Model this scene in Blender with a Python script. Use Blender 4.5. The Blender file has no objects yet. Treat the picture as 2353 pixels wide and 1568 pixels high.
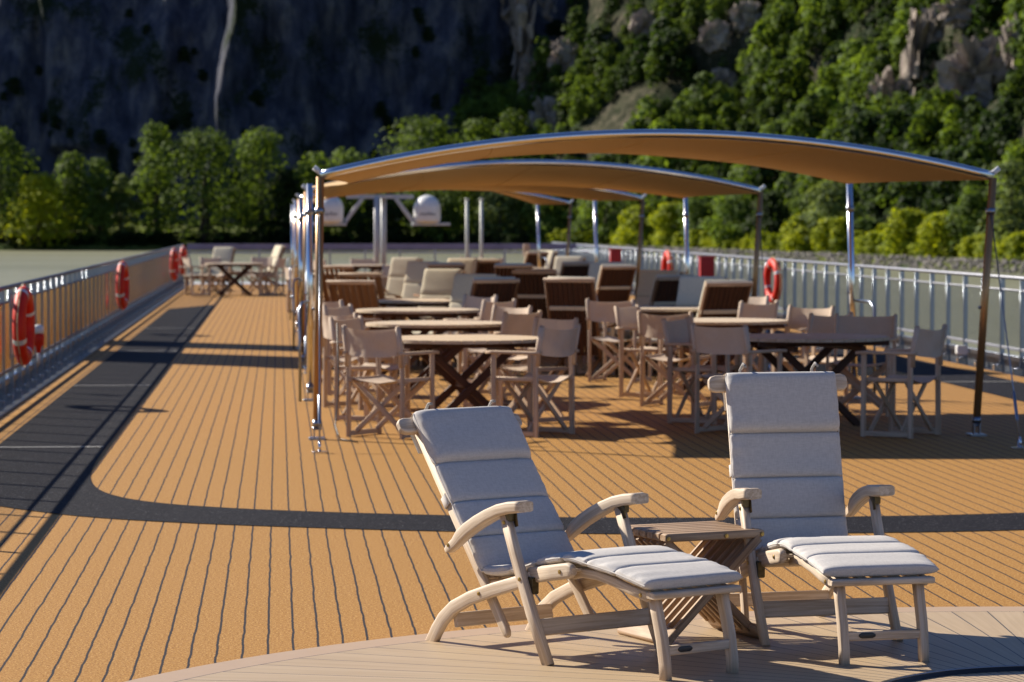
import bpy, bmesh, math, random
import numpy as np
from mathutils import Vector, Matrix, noise as mnoise
from mathutils.bvhtree import BVHTree

random.seed(7)
PI = math.pi
SC = bpy.context.scene
COL = SC.collection

# ------------------------------------------------------------------ camera
EYE = 1.7
WATER = -6.3
FOC = 6863.0                      # focal length in units of a 2353 px wide frame
CX, CY = 1176.5, 784.0
PITCH = math.radians(2.2863)
YAW = math.radians(4.4663)
cam = bpy.data.cameras.new('camera')
camo = bpy.data.objects.new('camera', cam)
COL.objects.link(camo)
camo.location = (0, 0, EYE)
camo.rotation_euler = (PI/2 - PITCH, 0, -YAW)
cam.sensor_width = 36.0
cam.lens = 36.0*FOC/2353.0
cam.clip_start = 0.1
cam.clip_end = 6000
cam.dof.use_dof = True
cam.dof.focus_distance = 11.4
cam.dof.aperture_fstop = 6.3
SC.camera = camo

# ------------------------------------------------------------------ sky, sun, exposure
SUN = Vector((-1.22, 0.97, 1.0)).normalized()      # towards the sun
ELEV = math.asin(SUN.z)
AZ = math.atan2(SUN.x, SUN.y)
w = bpy.data.worlds.new('World')
SC.world = w
w.use_nodes = True
nt = w.node_tree
nt.nodes.clear()
sky = nt.nodes.new('ShaderNodeTexSky')
sky.sky_type = 'NISHITA'
sky.sun_disc = False
sky.sun_elevation = ELEV
sky.sun_rotation = AZ % (2*PI)
sky.air_density = 1.0
sky.dust_density = 0.1
sky.ozone_density = 3.0
bgn = nt.nodes.new('ShaderNodeBackground')
bgn.inputs['Strength'].default_value = 0.05
won = nt.nodes.new('ShaderNodeOutputWorld')
tn = nt.nodes.new('ShaderNodeMix')                 # clear deep blue summer sky, camera balanced for the sun
tn.data_type = 'RGBA'; tn.blend_type = 'MULTIPLY'; tn.inputs[0].default_value = 1.0
tn.inputs[7].default_value = (0.86, 0.94, 1.22, 1)
nt.links.new(sky.outputs[0], tn.inputs[6])
nt.links.new(tn.outputs[2], bgn.inputs[0])
nt.links.new(bgn.outputs[0], won.inputs[0])
sl = bpy.data.lights.new('sun', 'SUN')
sl.energy = 5.0
sl.angle = math.radians(0.53)
sl.color = (1.0, 0.915, 0.775)
so = bpy.data.objects.new('sun', sl)
COL.objects.link(so)
so.location = (-60, 50, 80)
so.rotation_euler = SUN.to_track_quat('Z', 'Y').to_euler()
SC.view_settings.view_transform = 'Standard'
SC.view_settings.look = 'None'
SC.view_settings.exposure = 0.78
SC.view_settings.gamma = 1.0
SC.cycles.max_bounces = 8
SC.cycles.caustics_reflective = False
SC.cycles.caustics_refractive = False

_fw = Vector((math.sin(YAW)*math.cos(PITCH), math.cos(YAW)*math.cos(PITCH), -math.sin(PITCH)))
_rt = Vector((math.cos(YAW), -math.sin(YAW), 0))
_up = _rt.cross(_fw)
def ray(px, py):
    return _fw + _rt*((px-CX)/FOC) + _up*((CY-py)/FOC)
def at(px, py, h=0.0):            # the point of height h seen at a spot of the photograph
    d = ray(px, py)
    t = (h-EYE)/d.z
    return Vector((0, 0, EYE)) + d*t
def at_y(px, py, y):              # the point at distance y down the deck axis
    d = ray(px, py)
    return Vector((0, 0, EYE)) + d*(y/d.y)

# ------------------------------------------------------------------ materials
def new_mat(name):
    m = bpy.data.materials.new(name)
    m.use_nodes = True
    t = m.node_tree
    return m, t, t.nodes['Principled BSDF']
def nd(t, typ, **kw):
    n = t.nodes.new(typ)
    for k, v in kw.items():
        if k in n.inputs.keys():
            n.inputs[k].default_value = v
        else:
            setattr(n, k, v)
    return n
def math_n(t, op, a, b=None, c=None, clamp=False):
    n = t.nodes.new('ShaderNodeMath')
    n.operation = op
    n.use_clamp = clamp
    for i, v in enumerate((a, b, c)):
        if v is None: continue
        if isinstance(v, (int, float)): n.inputs[i].default_value = v
        else: t.links.new(v, n.inputs[i])
    return n.outputs[0]
def mixc(t, fac, a, b, mode='MIX'):
    n = t.nodes.new('ShaderNodeMix')
    n.data_type = 'RGBA'
    n.blend_type = mode
    for sock, v in ((n.inputs[0], fac), (n.inputs[6], a), (n.inputs[7], b)):
        if isinstance(v, (int, float)): sock.default_value = v
        elif isinstance(v, tuple): sock.default_value = (*v, 1) if len(v) == 3 else v
        else: t.links.new(v, sock)
    return n.outputs[2]
def noise_n(t, vec, scale, detail=3, rough=0.55, dist=0.0):
    n = nd(t, 'ShaderNodeTexNoise', Scale=scale, Detail=detail, Roughness=rough, Distortion=dist)
    if vec is not None: t.links.new(vec, n.inputs['Vector'])
    return n.outputs['Fac']
def ramp(t, fac, stops):
    n = t.nodes.new('ShaderNodeValToRGB')
    e = n.color_ramp.elements
    while len(e) < len(stops): e.new(0.5)
    for el, (p, c) in zip(e, stops):
        el.position = p
        el.color = (*c, 1) if len(c) == 3 else c
    t.links.new(fac, n.inputs[0])
    return n.outputs[0]
def scaled(t, vec, s):
    n = t.nodes.new('ShaderNodeMapping')
    n.inputs['Scale'].default_value = s
    t.links.new(vec, n.inputs['Vector'])
    return n.outputs[0]
def bump(t, b, h, strength, dist):
    n = nd(t, 'ShaderNodeBump', Strength=strength, Distance=dist)
    t.links.new(h, n.inputs['Height'])
    t.links.new(n.outputs[0], b.inputs['Normal'])
def world_pos(t):
    return t.nodes.new('ShaderNodeNewGeometry').outputs['Position']
def attr(t, name):
    n = t.nodes.new('ShaderNodeAttribute')
    n.attribute_name = name
    return n.outputs['Vector']

def wood_mat(name, light, dark, rough=0.6, stain=0.35):
    m, t, b = new_mat(name)
    g = attr(t, 'grain')
    n1 = noise_n(t, scaled(t, g, (2.5, 60, 60)), 1.0, 5, 0.62, 0.6)
    n2 = noise_n(t, scaled(t, g, (5, 9, 9)), 1.0, 2, 0.5)
    c = ramp(t, n1, [(0.36, dark), (0.50, tuple((a+c2)/2 for a, c2 in zip(dark, light))), (0.62, light)])
    c2 = mixc(t, math_n(t, 'MULTIPLY', n2, stain), c, dark)
    t.links.new(c2, b.inputs['Base Color'])
    b.inputs['Roughness'].default_value = rough
    b.inputs['Specular IOR Level'].default_value = 0.35
    bump(t, b, n1, 0.25, 0.002)
    return m
def plain_mat(name, col, rough=0.5, metal=0.0, var=0.12, scale=8.0, bumpy=0.0):
    m, t, b = new_mat(name)
    o = t.nodes.new('ShaderNodeTexCoord').outputs['Object']
    n1 = noise_n(t, o, scale, 4)
    c = ramp(t, n1, [(0.25, tuple(x*(1-var) for x in col)), (0.75, tuple(min(1, x*(1+var)) for x in col))])
    t.links.new(c, b.inputs['Base Color'])
    b.inputs['Roughness'].default_value = rough
    b.inputs['Metallic'].default_value = metal
    if bumpy: bump(t, b, n1, bumpy, 0.005)
    return m
def fabric_mat(name, col, col2, thread=230.0, transl=0.0):
    m, t, b = new_mat(name)
    g = attr(t, 'grain')
    n1 = noise_n(t, scaled(t, g, (thread*0.25, thread, thread)), 1.0, 2)
    n2 = noise_n(t, scaled(t, g, (thread, thread*0.2, thread)), 1.0, 2)
    n3 = noise_n(t, g, 6.0, 3)
    f = math_n(t, 'ADD', math_n(t, 'MULTIPLY', n1, 0.5), math_n(t, 'MULTIPLY', n2, 0.5))
    c = ramp(t, f, [(0.32, col2), (0.62, col)])
    c = mixc(t, math_n(t, 'MULTIPLY', n3, 0.12), c, tuple(x*0.85 for x in col2))
    t.links.new(c, b.inputs['Base Color'])
    b.inputs['Roughness'].default_value = 0.9
    b.inputs['Specular IOR Level'].default_value = 0.15
    bump(t, b, f, 0.2, 0.002)
    if transl > 0:
        tr = t.nodes.new('ShaderNodeBsdfTranslucent')
        t.links.new(c, tr.inputs['Color'])
        mx = t.nodes.new('ShaderNodeMixShader')
        mx.inputs[0].default_value = transl
        out = t.nodes['Material Output']
        t.links.new(b.outputs[0], mx.inputs[1])
        t.links.new(tr.outputs[0], mx.inputs[2])
        t.links.new(mx.outputs[0], out.inputs[0])
    return m

M = {}
M['pale_wood'] = wood_mat('bleached_teak', (0.68, 0.57, 0.45), (0.43, 0.325, 0.23))
M['chair_wood'] = wood_mat('weathered_teak', (0.62, 0.475, 0.345), (0.40, 0.28, 0.19))
M['table_wood'] = wood_mat('grey_teak', (0.47, 0.33, 0.215), (0.26, 0.16, 0.09))
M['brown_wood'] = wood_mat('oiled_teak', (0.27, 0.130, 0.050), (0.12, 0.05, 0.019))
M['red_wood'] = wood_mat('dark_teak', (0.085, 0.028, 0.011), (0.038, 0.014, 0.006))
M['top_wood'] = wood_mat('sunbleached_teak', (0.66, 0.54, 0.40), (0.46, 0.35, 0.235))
M['linen'] = fabric_mat('grey_linen', (0.59, 0.56, 0.535), (0.48, 0.455, 0.435), 170)
M['beige'] = fabric_mat('beige_linen', (0.66, 0.59, 0.45), (0.54, 0.48, 0.36), 150)
M['canvas'] = fabric_mat('cream_canvas', (0.68, 0.555, 0.445), (0.57, 0.46, 0.365), 200, 0.12)
M['awning'] = fabric_mat('awning_canvas', (0.57, 0.40, 0.22), (0.52, 0.36, 0.19), 60, 0.02)
M['bronze'] = plain_mat('brown_anodised_post', (0.38, 0.215, 0.095), 0.30, 0.6, 0.05)
M['rail_steel'] = plain_mat('rail_steel', (0.20, 0.21, 0.25), 0.45, 0.35, 0.05)
M['chrome'] = plain_mat('polished_steel', (0.72, 0.73, 0.75), 0.14, 1.0, 0.03)
M['steel'] = plain_mat('brushed_steel', (0.28, 0.31, 0.37), 0.28, 1.0, 0.10)
M['bar_reflection_gold'] = plain_mat('bars_deck_reflection_tint', (0.64, 0.41, 0.19), 0.22, 1.0, 0.05)  # gold tint paints the sunlit deck's reflection onto plain steel bars
M['brass'] = plain_mat('dull_brass', (0.42, 0.29, 0.10), 0.35, 1.0, 0.2, 60)
M['dark_brass'] = plain_mat('bronze_bracket', (0.11, 0.085, 0.045), 0.4, 0.9, 0.3, 60)
M['black'] = plain_mat('black_plastic', (0.02, 0.021, 0.024), 0.4, 0.0, 0.2, 40)
M['red'] = plain_mat('buoy_red', (0.60, 0.022, 0.008), 0.5, 0.0, 0.08, 12)
M['red'].node_tree.nodes['Principled BSDF'].inputs['Specular IOR Level'].default_value = 0.25
M['fire_red'] = plain_mat('box_red', (0.40, 0.010, 0.010), 0.5, 0.0, 0.08, 12)
M['silver'] = plain_mat('reflective_tape', (0.62, 0.63, 0.64), 0.35, 0.2, 0.08, 40)
M['rope'] = plain_mat('buoy_rope', (0.55, 0.42, 0.24), 0.8, 0.0, 0.2, 90)
M['white'] = plain_mat('white_paint', (0.70, 0.70, 0.70), 0.4, 0.0, 0.06, 5)
M['grey_paint'] = plain_mat('grey_paint', (0.42, 0.44, 0.47), 0.45, 0.0, 0.1, 8)
M['pale_paint'] = plain_mat('pale_paint', (0.52, 0.54, 0.49), 0.5, 0.0, 0.1, 8)
M['text'] = plain_mat('dome_lettering', (0.10, 0.10, 0.13), 0.6)
M['hull'] = plain_mat('hull_paint', (0.55, 0.55, 0.55), 0.4, 0.0, 0.05, 0.5)
M['gutter'] = plain_mat('gutter_steel', (0.10, 0.11, 0.13), 0.35, 0.6, 0.5, 9)
M['panel'] = plain_mat('bow_panel', (0.19, 0.18, 0.28), 0.45, 0.2, 0.2, 2)

def deck_mat():
    m, t, b = new_mat('orange_granule_deck')
    p = world_pos(t)
    sep = t.nodes.new('ShaderNodeSeparateXYZ'); t.links.new(p, sep.inputs[0])
    wob = noise_n(t, scaled(t, p, (1.0, 2.2, 1.0)), 1.3, 3)
    wob2 = noise_n(t, p, 30.0, 2)
    x = math_n(t, 'ADD', sep.outputs[0], math_n(t, 'MULTIPLY', math_n(t, 'SUBTRACT', wob, 0.5), 0.016))
    x = math_n(t, 'ADD', x, math_n(t, 'MULTIPLY', math_n(t, 'SUBTRACT', wob2, 0.5), 0.004))
    fr = math_n(t, 'FRACT', math_n(t, 'ADD', math_n(t, 'DIVIDE', math_n(t, 'ADD', x, 0.047), 0.101), 200.5))
    d = math_n(t, 'ABSOLUTE', math_n(t, 'SUBTRACT', fr, 0.5))
    grit = noise_n(t, p, 130.0, 2, 0.75)
    gritb = noise_n(t, p, 65.0, 2, 0.6)
    edge = math_n(t, 'ADD', 0.047, math_n(t, 'MULTIPLY', math_n(t, 'SUBTRACT', grit, 0.5), 0.11))
    line = math_n(t, 'LESS_THAN', d, edge)
    big = noise_n(t, p, 1.1, 4)
    g = math_n(t, 'ADD', math_n(t, 'MULTIPLY', grit, 0.6), math_n(t, 'MULTIPLY', gritb, 0.4))
    sand = ramp(t, g, [(0.34, (0.12, 0.047, 0.009)), (0.47, (0.315, 0.150, 0.030)), (0.54, (0.375, 0.194, 0.048)), (0.66, (0.60, 0.38, 0.15))])
    sand = mixc(t, math_n(t, 'MULTIPLY', big, 0.22), sand, (0.42, 0.21, 0.06))
    blk = ramp(t, grit, [(0.40, (0.012, 0.012, 0.016)), (0.62, (0.022, 0.022, 0.028)), (0.78, (0.10, 0.10, 0.10))])
    c = mixc(t, line, sand, blk)
    t.links.new(c, b.inputs['Base Color'])
    b.inputs['Roughness'].default_value = 0.75
    b.inputs['Specular IOR Level'].default_value = 0.2
    bump(t, b, g, 0.5, 0.004)
    return m
def track_mat():
    m, t, b = new_mat('black_granule_track')
    p = world_pos(t)
    g = math_n(t, 'ADD', math_n(t, 'MULTIPLY', noise_n(t, p, 75.0, 3, 0.8), 0.75), math_n(t, 'MULTIPLY', noise_n(t, p, 30.0, 2, 0.6), 0.25))
    c = ramp(t, g, [(0.46, (0.003, 0.003, 0.006)), (0.55, (0.007, 0.007, 0.012)), (0.61, (0.040, 0.038, 0.048)), (0.67, (0.26, 0.25, 0.25))])
    t.links.new(c, b.inputs['Base Color'])
    b.inputs['Roughness'].default_value = 0.85
    b.inputs['Specular IOR Level'].default_value = 0.12
    bump(t, b, g, 0.7, 0.004)
    return m
TUB = (2.85, 10.33)
PLAT = (2.851, 8.835, 4.058)
def teak_mat():
    m, t, b = new_mat('smooth_teak_decking')
    p = world_pos(t)
    sep = t.nodes.new('ShaderNodeSeparateXYZ'); t.links.new(p, sep.inputs[0])
    dx = math_n(t, 'SUBTRACT', sep.outputs[0], TUB[0]); dy = math_n(t, 'SUBTRACT', sep.outputs[1], TUB[1])
    ang = math_n(t, 'ARCTAN2', dy, dx)
    r = math_n(t, 'SQRT', math_n(t, 'ADD', math_n(t, 'MULTIPLY', dx, dx), math_n(t, 'MULTIPLY', dy, dy)))
    step = math.radians(3.75)
    k = math_n(t, 'ADD', math_n(t, 'DIVIDE', ang, step), 100.37)
    cell = math_n(t, 'FLOOR', k)
    fr = math_n(t, 'ABSOLUTE', math_n(t, 'SUBTRACT', math_n(t, 'FRACT', k), 0.5))
    dist = math_n(t, 'MULTIPLY', math_n(t, 'MULTIPLY', math_n(t, 'SUBTRACT', 0.5, fr), step), r)
    seam = math_n(t, 'LESS_THAN', dist, 0.0030)
    ex = math_n(t, 'SUBTRACT', sep.outputs[0], PLAT[0]); ey = math_n(t, 'SUBTRACT', sep.outputs[1], PLAT[1])
    R = math_n(t, 'SQRT', math_n(t, 'ADD', math_n(t, 'MULTIPLY', ex, ex), math_n(t, 'MULTIPLY', ey, ey)))
    border = math_n(t, 'GREATER_THAN', R, PLAT[2]-0.165)
    bseam = math_n(t, 'LESS_THAN', math_n(t, 'ABSOLUTE', math_n(t, 'SUBTRACT', R, PLAT[2]-0.165)), 0.003)
    seam = math_n(t, 'MAXIMUM', math_n(t, 'MULTIPLY', seam, math_n(t, 'SUBTRACT', 1.0, border)), bseam)
    comb = t.nodes.new('ShaderNodeCombineXYZ')
    t.links.new(math_n(t, 'MULTIPLY', r, 1.2), comb.inputs[0]); t.links.new(math_n(t, 'MULTIPLY', ang, 60.0), comb.inputs[1])
    t.links.new(math_n(t, 'MULTIPLY', cell, 3.7), comb.inputs[2])
    grain = noise_n(t, comb.outputs[0], 1.6, 4)
    wn = t.nodes.new('ShaderNodeTexWhiteNoise'); wn.noise_dimensions = '1D'; t.links.new(cell, wn.inputs['W'])
    c = ramp(t, grain, [(0.3, (0.40, 0.295, 0.18)), (0.7, (0.50, 0.38, 0.245))])
    c = mixc(t, math_n(t, 'MULTIPLY', wn.outputs['Value'], 0.30), c, (0.40, 0.28, 0.17))
    c = mixc(t, math_n(t, 'MULTIPLY', noise_n(t, p, 2.0, 4), 0.35), c, (0.36, 0.26, 0.17))
    c = mixc(t, border, c, mixc(t, math_n(t, 'MULTIPLY', noise_n(t, p, 14.0, 4), 0.5), (0.46, 0.33, 0.22), (0.36, 0.25, 0.17)))
    c = mixc(t, seam, c, (0.055, 0.05, 0.055))
    t.links.new(c, b.inputs['Base Color'])
    b.inputs['Roughness'].default_value = 0.5
    b.inputs['Specular IOR Level'].default_value = 0.3
    bump(t, b, grain, 0.1, 0.002)
    return m
def foliage_mat(name, dark, light, transl=0.5):
    m, t, b = new_mat(name)
    a = t.nodes.new('ShaderNodeAttribute'); a.attribute_name = 'tint'
    oi = t.nodes.new('ShaderNodeObjectInfo')
    c = ramp(t, a.outputs['Fac'], [(0.0, dark), (1.0, light)])
    c = mixc(t, math_n(t, 'MULTIPLY', oi.outputs['Random'], 0.3), c, tuple(x*0.75 for x in dark))
    t.links.new(c, b.inputs['Base Color'])
    b.inputs['Roughness'].default_value = 0.65
    b.inputs['Specular IOR Level'].default_value = 0.15
    tr = t.nodes.new('ShaderNodeBsdfTranslucent')
    tc = mixc(t, 1.0, c, (1.25, 1.15, 0.5), 'MULTIPLY')
    t.links.new(tc, tr.inputs['Color'])
    mx = t.nodes.new('ShaderNodeMixShader'); mx.inputs[0].default_value = transl
    t.links.new(b.outputs[0], mx.inputs[1]); t.links.new(tr.outputs[0], mx.inputs[2])
    t.links.new(mx.outputs[0], t.nodes['Material Output'].inputs[0])
    return m
def rock_mat(name, c1, c2, c3, moss, mossamt, vscale=(0.05, 0.05, 0.02)):
    m, t, b = new_mat(name)
    p = world_pos(t)
    s = scaled(t, p, vscale)
    n1 = noise_n(t, s, 3.0, 8, 0.65)
    n2 = noise_n(t, p, 0.045, 5, 0.6)
    n3 = noise_n(t, p, 0.9, 5, 0.7)
    c = ramp(t, n1, [(0.34, c1), (0.5, c2), (0.68, c3)])
    mk = ramp(t, math_n(t, 'ADD', math_n(t, 'MULTIPLY', n2, 0.7), math_n(t, 'MULTIPLY', n3, 0.3)), [(0.56-mossamt, (0, 0, 0)), (0.62-mossamt, (1, 1, 1))])
    c = mixc(t, mk, c, moss)
    t.links.new(c, b.inputs['Base Color'])
    b.inputs['Roughness'].default_value = 0.95
    b.inputs['Specular IOR Level'].default_value = 0.1
    bump(t, b, n3, 0.9, 0.8)
    return m
def water_mat():
    m, t, b = new_mat('olive_river_water')
    p = world_pos(t)
    n1 = noise_n(t, scaled(t, p, (0.35, 0.12, 0.3)), 1.0, 6, 0.65)
    n2 = noise_n(t, scaled(t, p, (0.006, 0.016, 0.01)), 1.0, 4)
    c = ramp(t, n2, [(0.3, (0.165, 0.165, 0.090)), (0.7, (0.225, 0.222, 0.140))])
    t.links.new(c, b.inputs['Base Color'])
    b.inputs['Roughness'].default_value = 0.45
    b.inputs['Specular IOR Level'].default_value = 0.2
    bump(t, b, n1, 0.6, 0.5)
    return m
M['deck'] = deck_mat(); M['track'] = track_mat(); M['teak'] = teak_mat(); M['water'] = water_mat()
M['line'] = plain_mat('white_deck_marking', (0.42, 0.41, 0.39), 0.7, 0.0, 0.35, 30)
M['leaf_mid'] = foliage_mat('leaves_green', (0.022, 0.046, 0.012), (0.215, 0.325, 0.050))
M['leaf_bright'] = foliage_mat('leaves_yellow_green', (0.14, 0.20, 0.012), (0.46, 0.50, 0.022))
M['leaf_dark'] = foliage_mat('leaves_dark', (0.012, 0.028, 0.008), (0.05, 0.085, 0.018))
M['leaf_grey'] = foliage_mat('leaves_grey_green', (0.07, 0.11, 0.04), (0.26, 0.33, 0.12))
M['bark'] = plain_mat('bark', (0.06, 0.045, 0.03), 0.9, 0, 0.4, 0.6)
M['cliff'] = rock_mat('cliff_rock', (0.023, 0.028, 0.046), (0.060, 0.066, 0.095), (0.17, 0.165, 0.17), (0.018, 0.028, 0.014), 0.04)  # bluish cast of distance haze painted into the rock colours
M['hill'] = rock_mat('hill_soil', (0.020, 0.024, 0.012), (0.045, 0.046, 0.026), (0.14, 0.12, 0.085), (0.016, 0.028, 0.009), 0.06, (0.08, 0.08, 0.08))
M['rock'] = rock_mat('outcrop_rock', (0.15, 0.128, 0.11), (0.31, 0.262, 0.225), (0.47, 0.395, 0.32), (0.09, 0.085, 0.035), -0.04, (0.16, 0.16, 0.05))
M['riprap'] = plain_mat('riprap_stone', (0.17, 0.155, 0.14), 0.9, 0, 0.5, 0.5)
M['bank'] = rock_mat('bank_grass', (0.06, 0.09, 0.018), (0.11, 0.13, 0.025), (0.17, 0.17, 0.05), (0.04, 0.07, 0.014), 0.05, (0.3, 0.3, 0.3))

# ------------------------------------------------------------------ mesh builder
def rrect(w, h, r, n=2):
    pts = []
    r = min(r, w*0.499, h*0.499)
    for cx_, cy_, a0 in ((w/2-r, h/2-r, 0), (-w/2+r, h/2-r, PI/2), (-w/2+r, -h/2+r, PI), (w/2-r, -h/2+r, 1.5*PI)):
        for k in range(n+1):
            a = a0 + PI/2*k/n
            pts.append((cx_+r*math.cos(a), cy_+r*math.sin(a)))
    return pts
class MB:
    def __init__(s):
        s.v = []; s.f = []; s.sm = []; s.g = []
    def add(s, vs, fs, grain=None, smooth=False):
        o = len(s.v)
        s.v += [tuple(v) for v in vs]
        s.g += grain if grain else [tuple(v) for v in vs]
        s.f += [tuple(i+o for i in f) for f in fs]
        if isinstance(smooth, bool): smooth = [smooth]*len(fs)
        s.sm += smooth
    def sweep(s, path, side, w, h, bev=0.004, n=2, scales=None, caps=True, closed=False):
        path = [Vector(p) for p in path]
        S = Vector(side).normalized()
        sec = rrect(w, h, bev, n)
        m = len(sec)
        off = random.uniform(0, 50)
        vs = []; gs = []; L = 0
        for i, p in enumerate(path):
            a = path[max(0, i-1)]; b = path[min(len(path)-1, i+1)]
            T = (b-a).normalized()
            N = T.cross(S).normalized()
            S2 = N.cross(T).normalized()
            if i: L += (p-path[i-1]).length
            sx, sy = scales[i] if scales else (1, 1)
            for (u, v) in sec:
                vs.append(p + S2*(u*sx) + N*(v*sy)); gs.append((L+off, u+off, v))
        fs = []; sm = []
        for i in range(len(path)-1):
            for j in range(m):
                k = (j+1) % m
                fs.append((i*m+j, i*m+k, (i+1)*m+k, (i+1)*m+j))
                sm.append(len(path) > 2 or (j % (n+1)) != n)
        if caps:
            fs.append(tuple(range(m))[::-1]); fs.append(tuple((len(path)-1)*m+j for j in range(m))); sm += [False, False]
        s.add(vs, fs, gs, sm)
    def bar(s, p0, p1, side, w, h, bev=0.004, n=2):
        s.sweep([p0, p1], side, w, h, bev, n)
    def box(s, c, size, bev=0.004, n=1):
        c = Vector(c)
        d = Vector((0, size[1]/2, 0))
        s.sweep([c-d, c+d], (1, 0, 0), size[0], size[2], bev, n)
    def tube(s, path, r, seg=10, caps=True, closed=False):
        path = [Vector(p) for p in path]
        np_ = len(path)
        rs = r if isinstance(r, (list, tuple)) else [r]*np_
        vs = []; gs = []; prev = None; L = 0
        for i, p in enumerate(path):
            if closed:
                a = path[i-1]; b = path[(i+1) % np_]
            else:
                a = path[max(0, i-1)]; b = path[min(np_-1, i+1)]
            T = (b-a).normalized()
            if prev is None:
                ref = Vector((0, 0, 1)) if abs(T.z) < 0.9 else Vector((1, 0, 0))
                U = T.cross(ref).normalized()
            else:
                U = (prev - T*prev.dot(T)).normalized()
            V = T.cross(U); prev = U
            if i: L += (p-path[i-1]).length
            for k in range(seg):
                an = 2*PI*k/seg
                vs.append(p + U*(rs[i]*math.cos(an)) + V*(rs[i]*math.sin(an))); gs.append((L, rs[i]*an, 0))
        fs = []
        for i in range(np_ if closed else np_-1):
            for k in range(seg):
                k2 = (k+1) % seg; i2 = (i+1) % np_
                fs.append((i*seg+k, i*seg+k2, i2*seg+k2, i2*seg+k))
        sm = [True]*len(fs)
        if caps and not closed:
            fs.append(tuple(range(seg))[::-1]); fs.append(tuple((np_-1)*seg+k for k in range(seg))); sm += [False, False]
        s.add(vs, fs, gs, sm)
    def lathe(s, prof, seg=24, c=(0, 0, 0)):
        vs = []; fs = []
        for (r, z) in prof:
            for k in range(seg):
                a = 2*PI*k/seg
                vs.append((c[0]+r*math.cos(a), c[1]+r*math.sin(a), c[2]+z))
        for i in range(len(prof)-1):
            for k in range(seg):
                k2 = (k+1) % seg
                fs.append((i*seg+k, i*seg+k2, (i+1)*seg+k2, (i+1)*seg+k))
        sm = [True]*len(fs)
        fs.append(tuple(range(seg))[::-1]); fs.append(tuple((len(prof)-1)*seg+k for k in range(seg))); sm += [False, False]
        s.add(vs, fs, None, sm)
    def prism(s, poly, z0, z1):
        n = len(poly)
        vs = [(x, y, z0) for x, y in poly] + [(x, y, z1) for x, y in poly]
        off = random.uniform(0, 30)
        g = [(v[0]+off, v[1]+off, v[2]) for v in vs]
        fs = [tuple(range(n))[::-1], tuple(range(n, 2*n))] + [(i, (i+1) % n, n+(i+1) % n, n+i) for i in range(n)]
        s.add(vs, fs, g, False)
    def grid(s, P, smooth=True, grain=None):
        nu = len(P); nv = len(P[0])
        vs = [p for row in P for p in row]
        fs = [(i*nv+j, i*nv+j+1, (i+1)*nv+j+1, (i+1)*nv+j) for i in range(nu-1) for j in range(nv-1)]
        s.add(vs, fs, grain, smooth)
    def build(s, name, mat, parent=None, loc=None):
        me = bpy.data.meshes.new(name)
        me.from_pydata(s.v, [], s.f)
        me.polygons.foreach_set('use_smooth', s.sm)
        a = me.attributes.new('grain', 'FLOAT_VECTOR', 'POINT')
        a.data.foreach_set('vector', np.array(s.g, dtype=np.float32).ravel())
        me.materials.append(mat)
        me.update()
        o = bpy.data.objects.new(name, me)
        COL.objects.link(o)
        if parent is not None: o.parent = parent
        if loc is not None: o.location = loc
        return o
def tag(o, label=None, cat=None, group=None, kind=None):
    if label: o['label'] = label
    if cat: o['category'] = cat
    if group: o['group'] = group
    if kind: o['kind'] = kind
    return o
def thing(name, label, cat, loc=(0, 0, 0), rotz=0.0, group=None):
    o = bpy.data.objects.new(name, None)
    o.empty_display_size = 0.2
    COL.objects.link(o)
    o.location = loc
    o.rotation_euler = (0, 0, rotz)
    return tag(o, label, cat, group)
def copy_tree(o, parent=None):
    c = o.copy()
    COL.objects.link(c)
    if parent is not None: c.parent = parent
    for ch in list(o.children): copy_tree(ch, c)
    return c
def heading(dx, dy):               # rotation that turns local +Y into (dx, dy)
    return math.atan2(-dx, dy)
class Placer:                      # first call moves the prototype, later calls copy it
    def __init__(s, proto): s.p = proto; s.used = False
    def __call__(s, x, y, rz, label, group, cat=None, name=None):
        o = copy_tree(s.p) if s.used else s.p
        s.used = True
        o.location = (x, y, 0); o.rotation_euler = (0, 0, rz)
        o['label'] = label
        if group: o['group'] = group
        return o

# ------------------------------------------------------------------ the setting: ship, river, banks
def sheet(name, poly, z, mat, kind='structure'):
    b = MB()
    b.add([(x, y, z) for x, y in poly], [tuple(range(len(poly)))], None, False)
    o = b.build(name, mat)
    return tag(o, kind=kind)
b = MB(); b.box((2.85, 19.5, -3.25), (11.5, 135.0, 6.4), 0.05)
tag(b.build('hull', M['hull']), kind='structure')
sheet('deck', [(-2.42, -45), (8.12, -45), (8.12, 82), (-2.42, 82)], 0.0, M['deck'])
def tk_curve(pts, sgn):
    return [(2.85+sgn*dx, y) for dx, y in pts]
inn = [(0, 16.93), (1.0, 17.0), (1.95, 17.23), (2.8, 17.56), (3.3, 17.86), (3.6, 18.14), (3.82, 18.5), (3.98, 19.0), (4.08, 19.7), (4.13, 20.6), (4.15, 22.0), (4.15, 24.5), (4.15, 61.5)]
outr = [(0, 16.04), (1.0, 16.1), (2.0, 16.33), (2.8, 16.62), (3.44, 16.92), (4.0, 17.32), (4.51, 17.96), (4.8, 18.6), (4.93, 19.4), (4.97, 20.4), (4.98, 22.0), (4.98, 24.5), (4.98, 58.6)]
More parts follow.
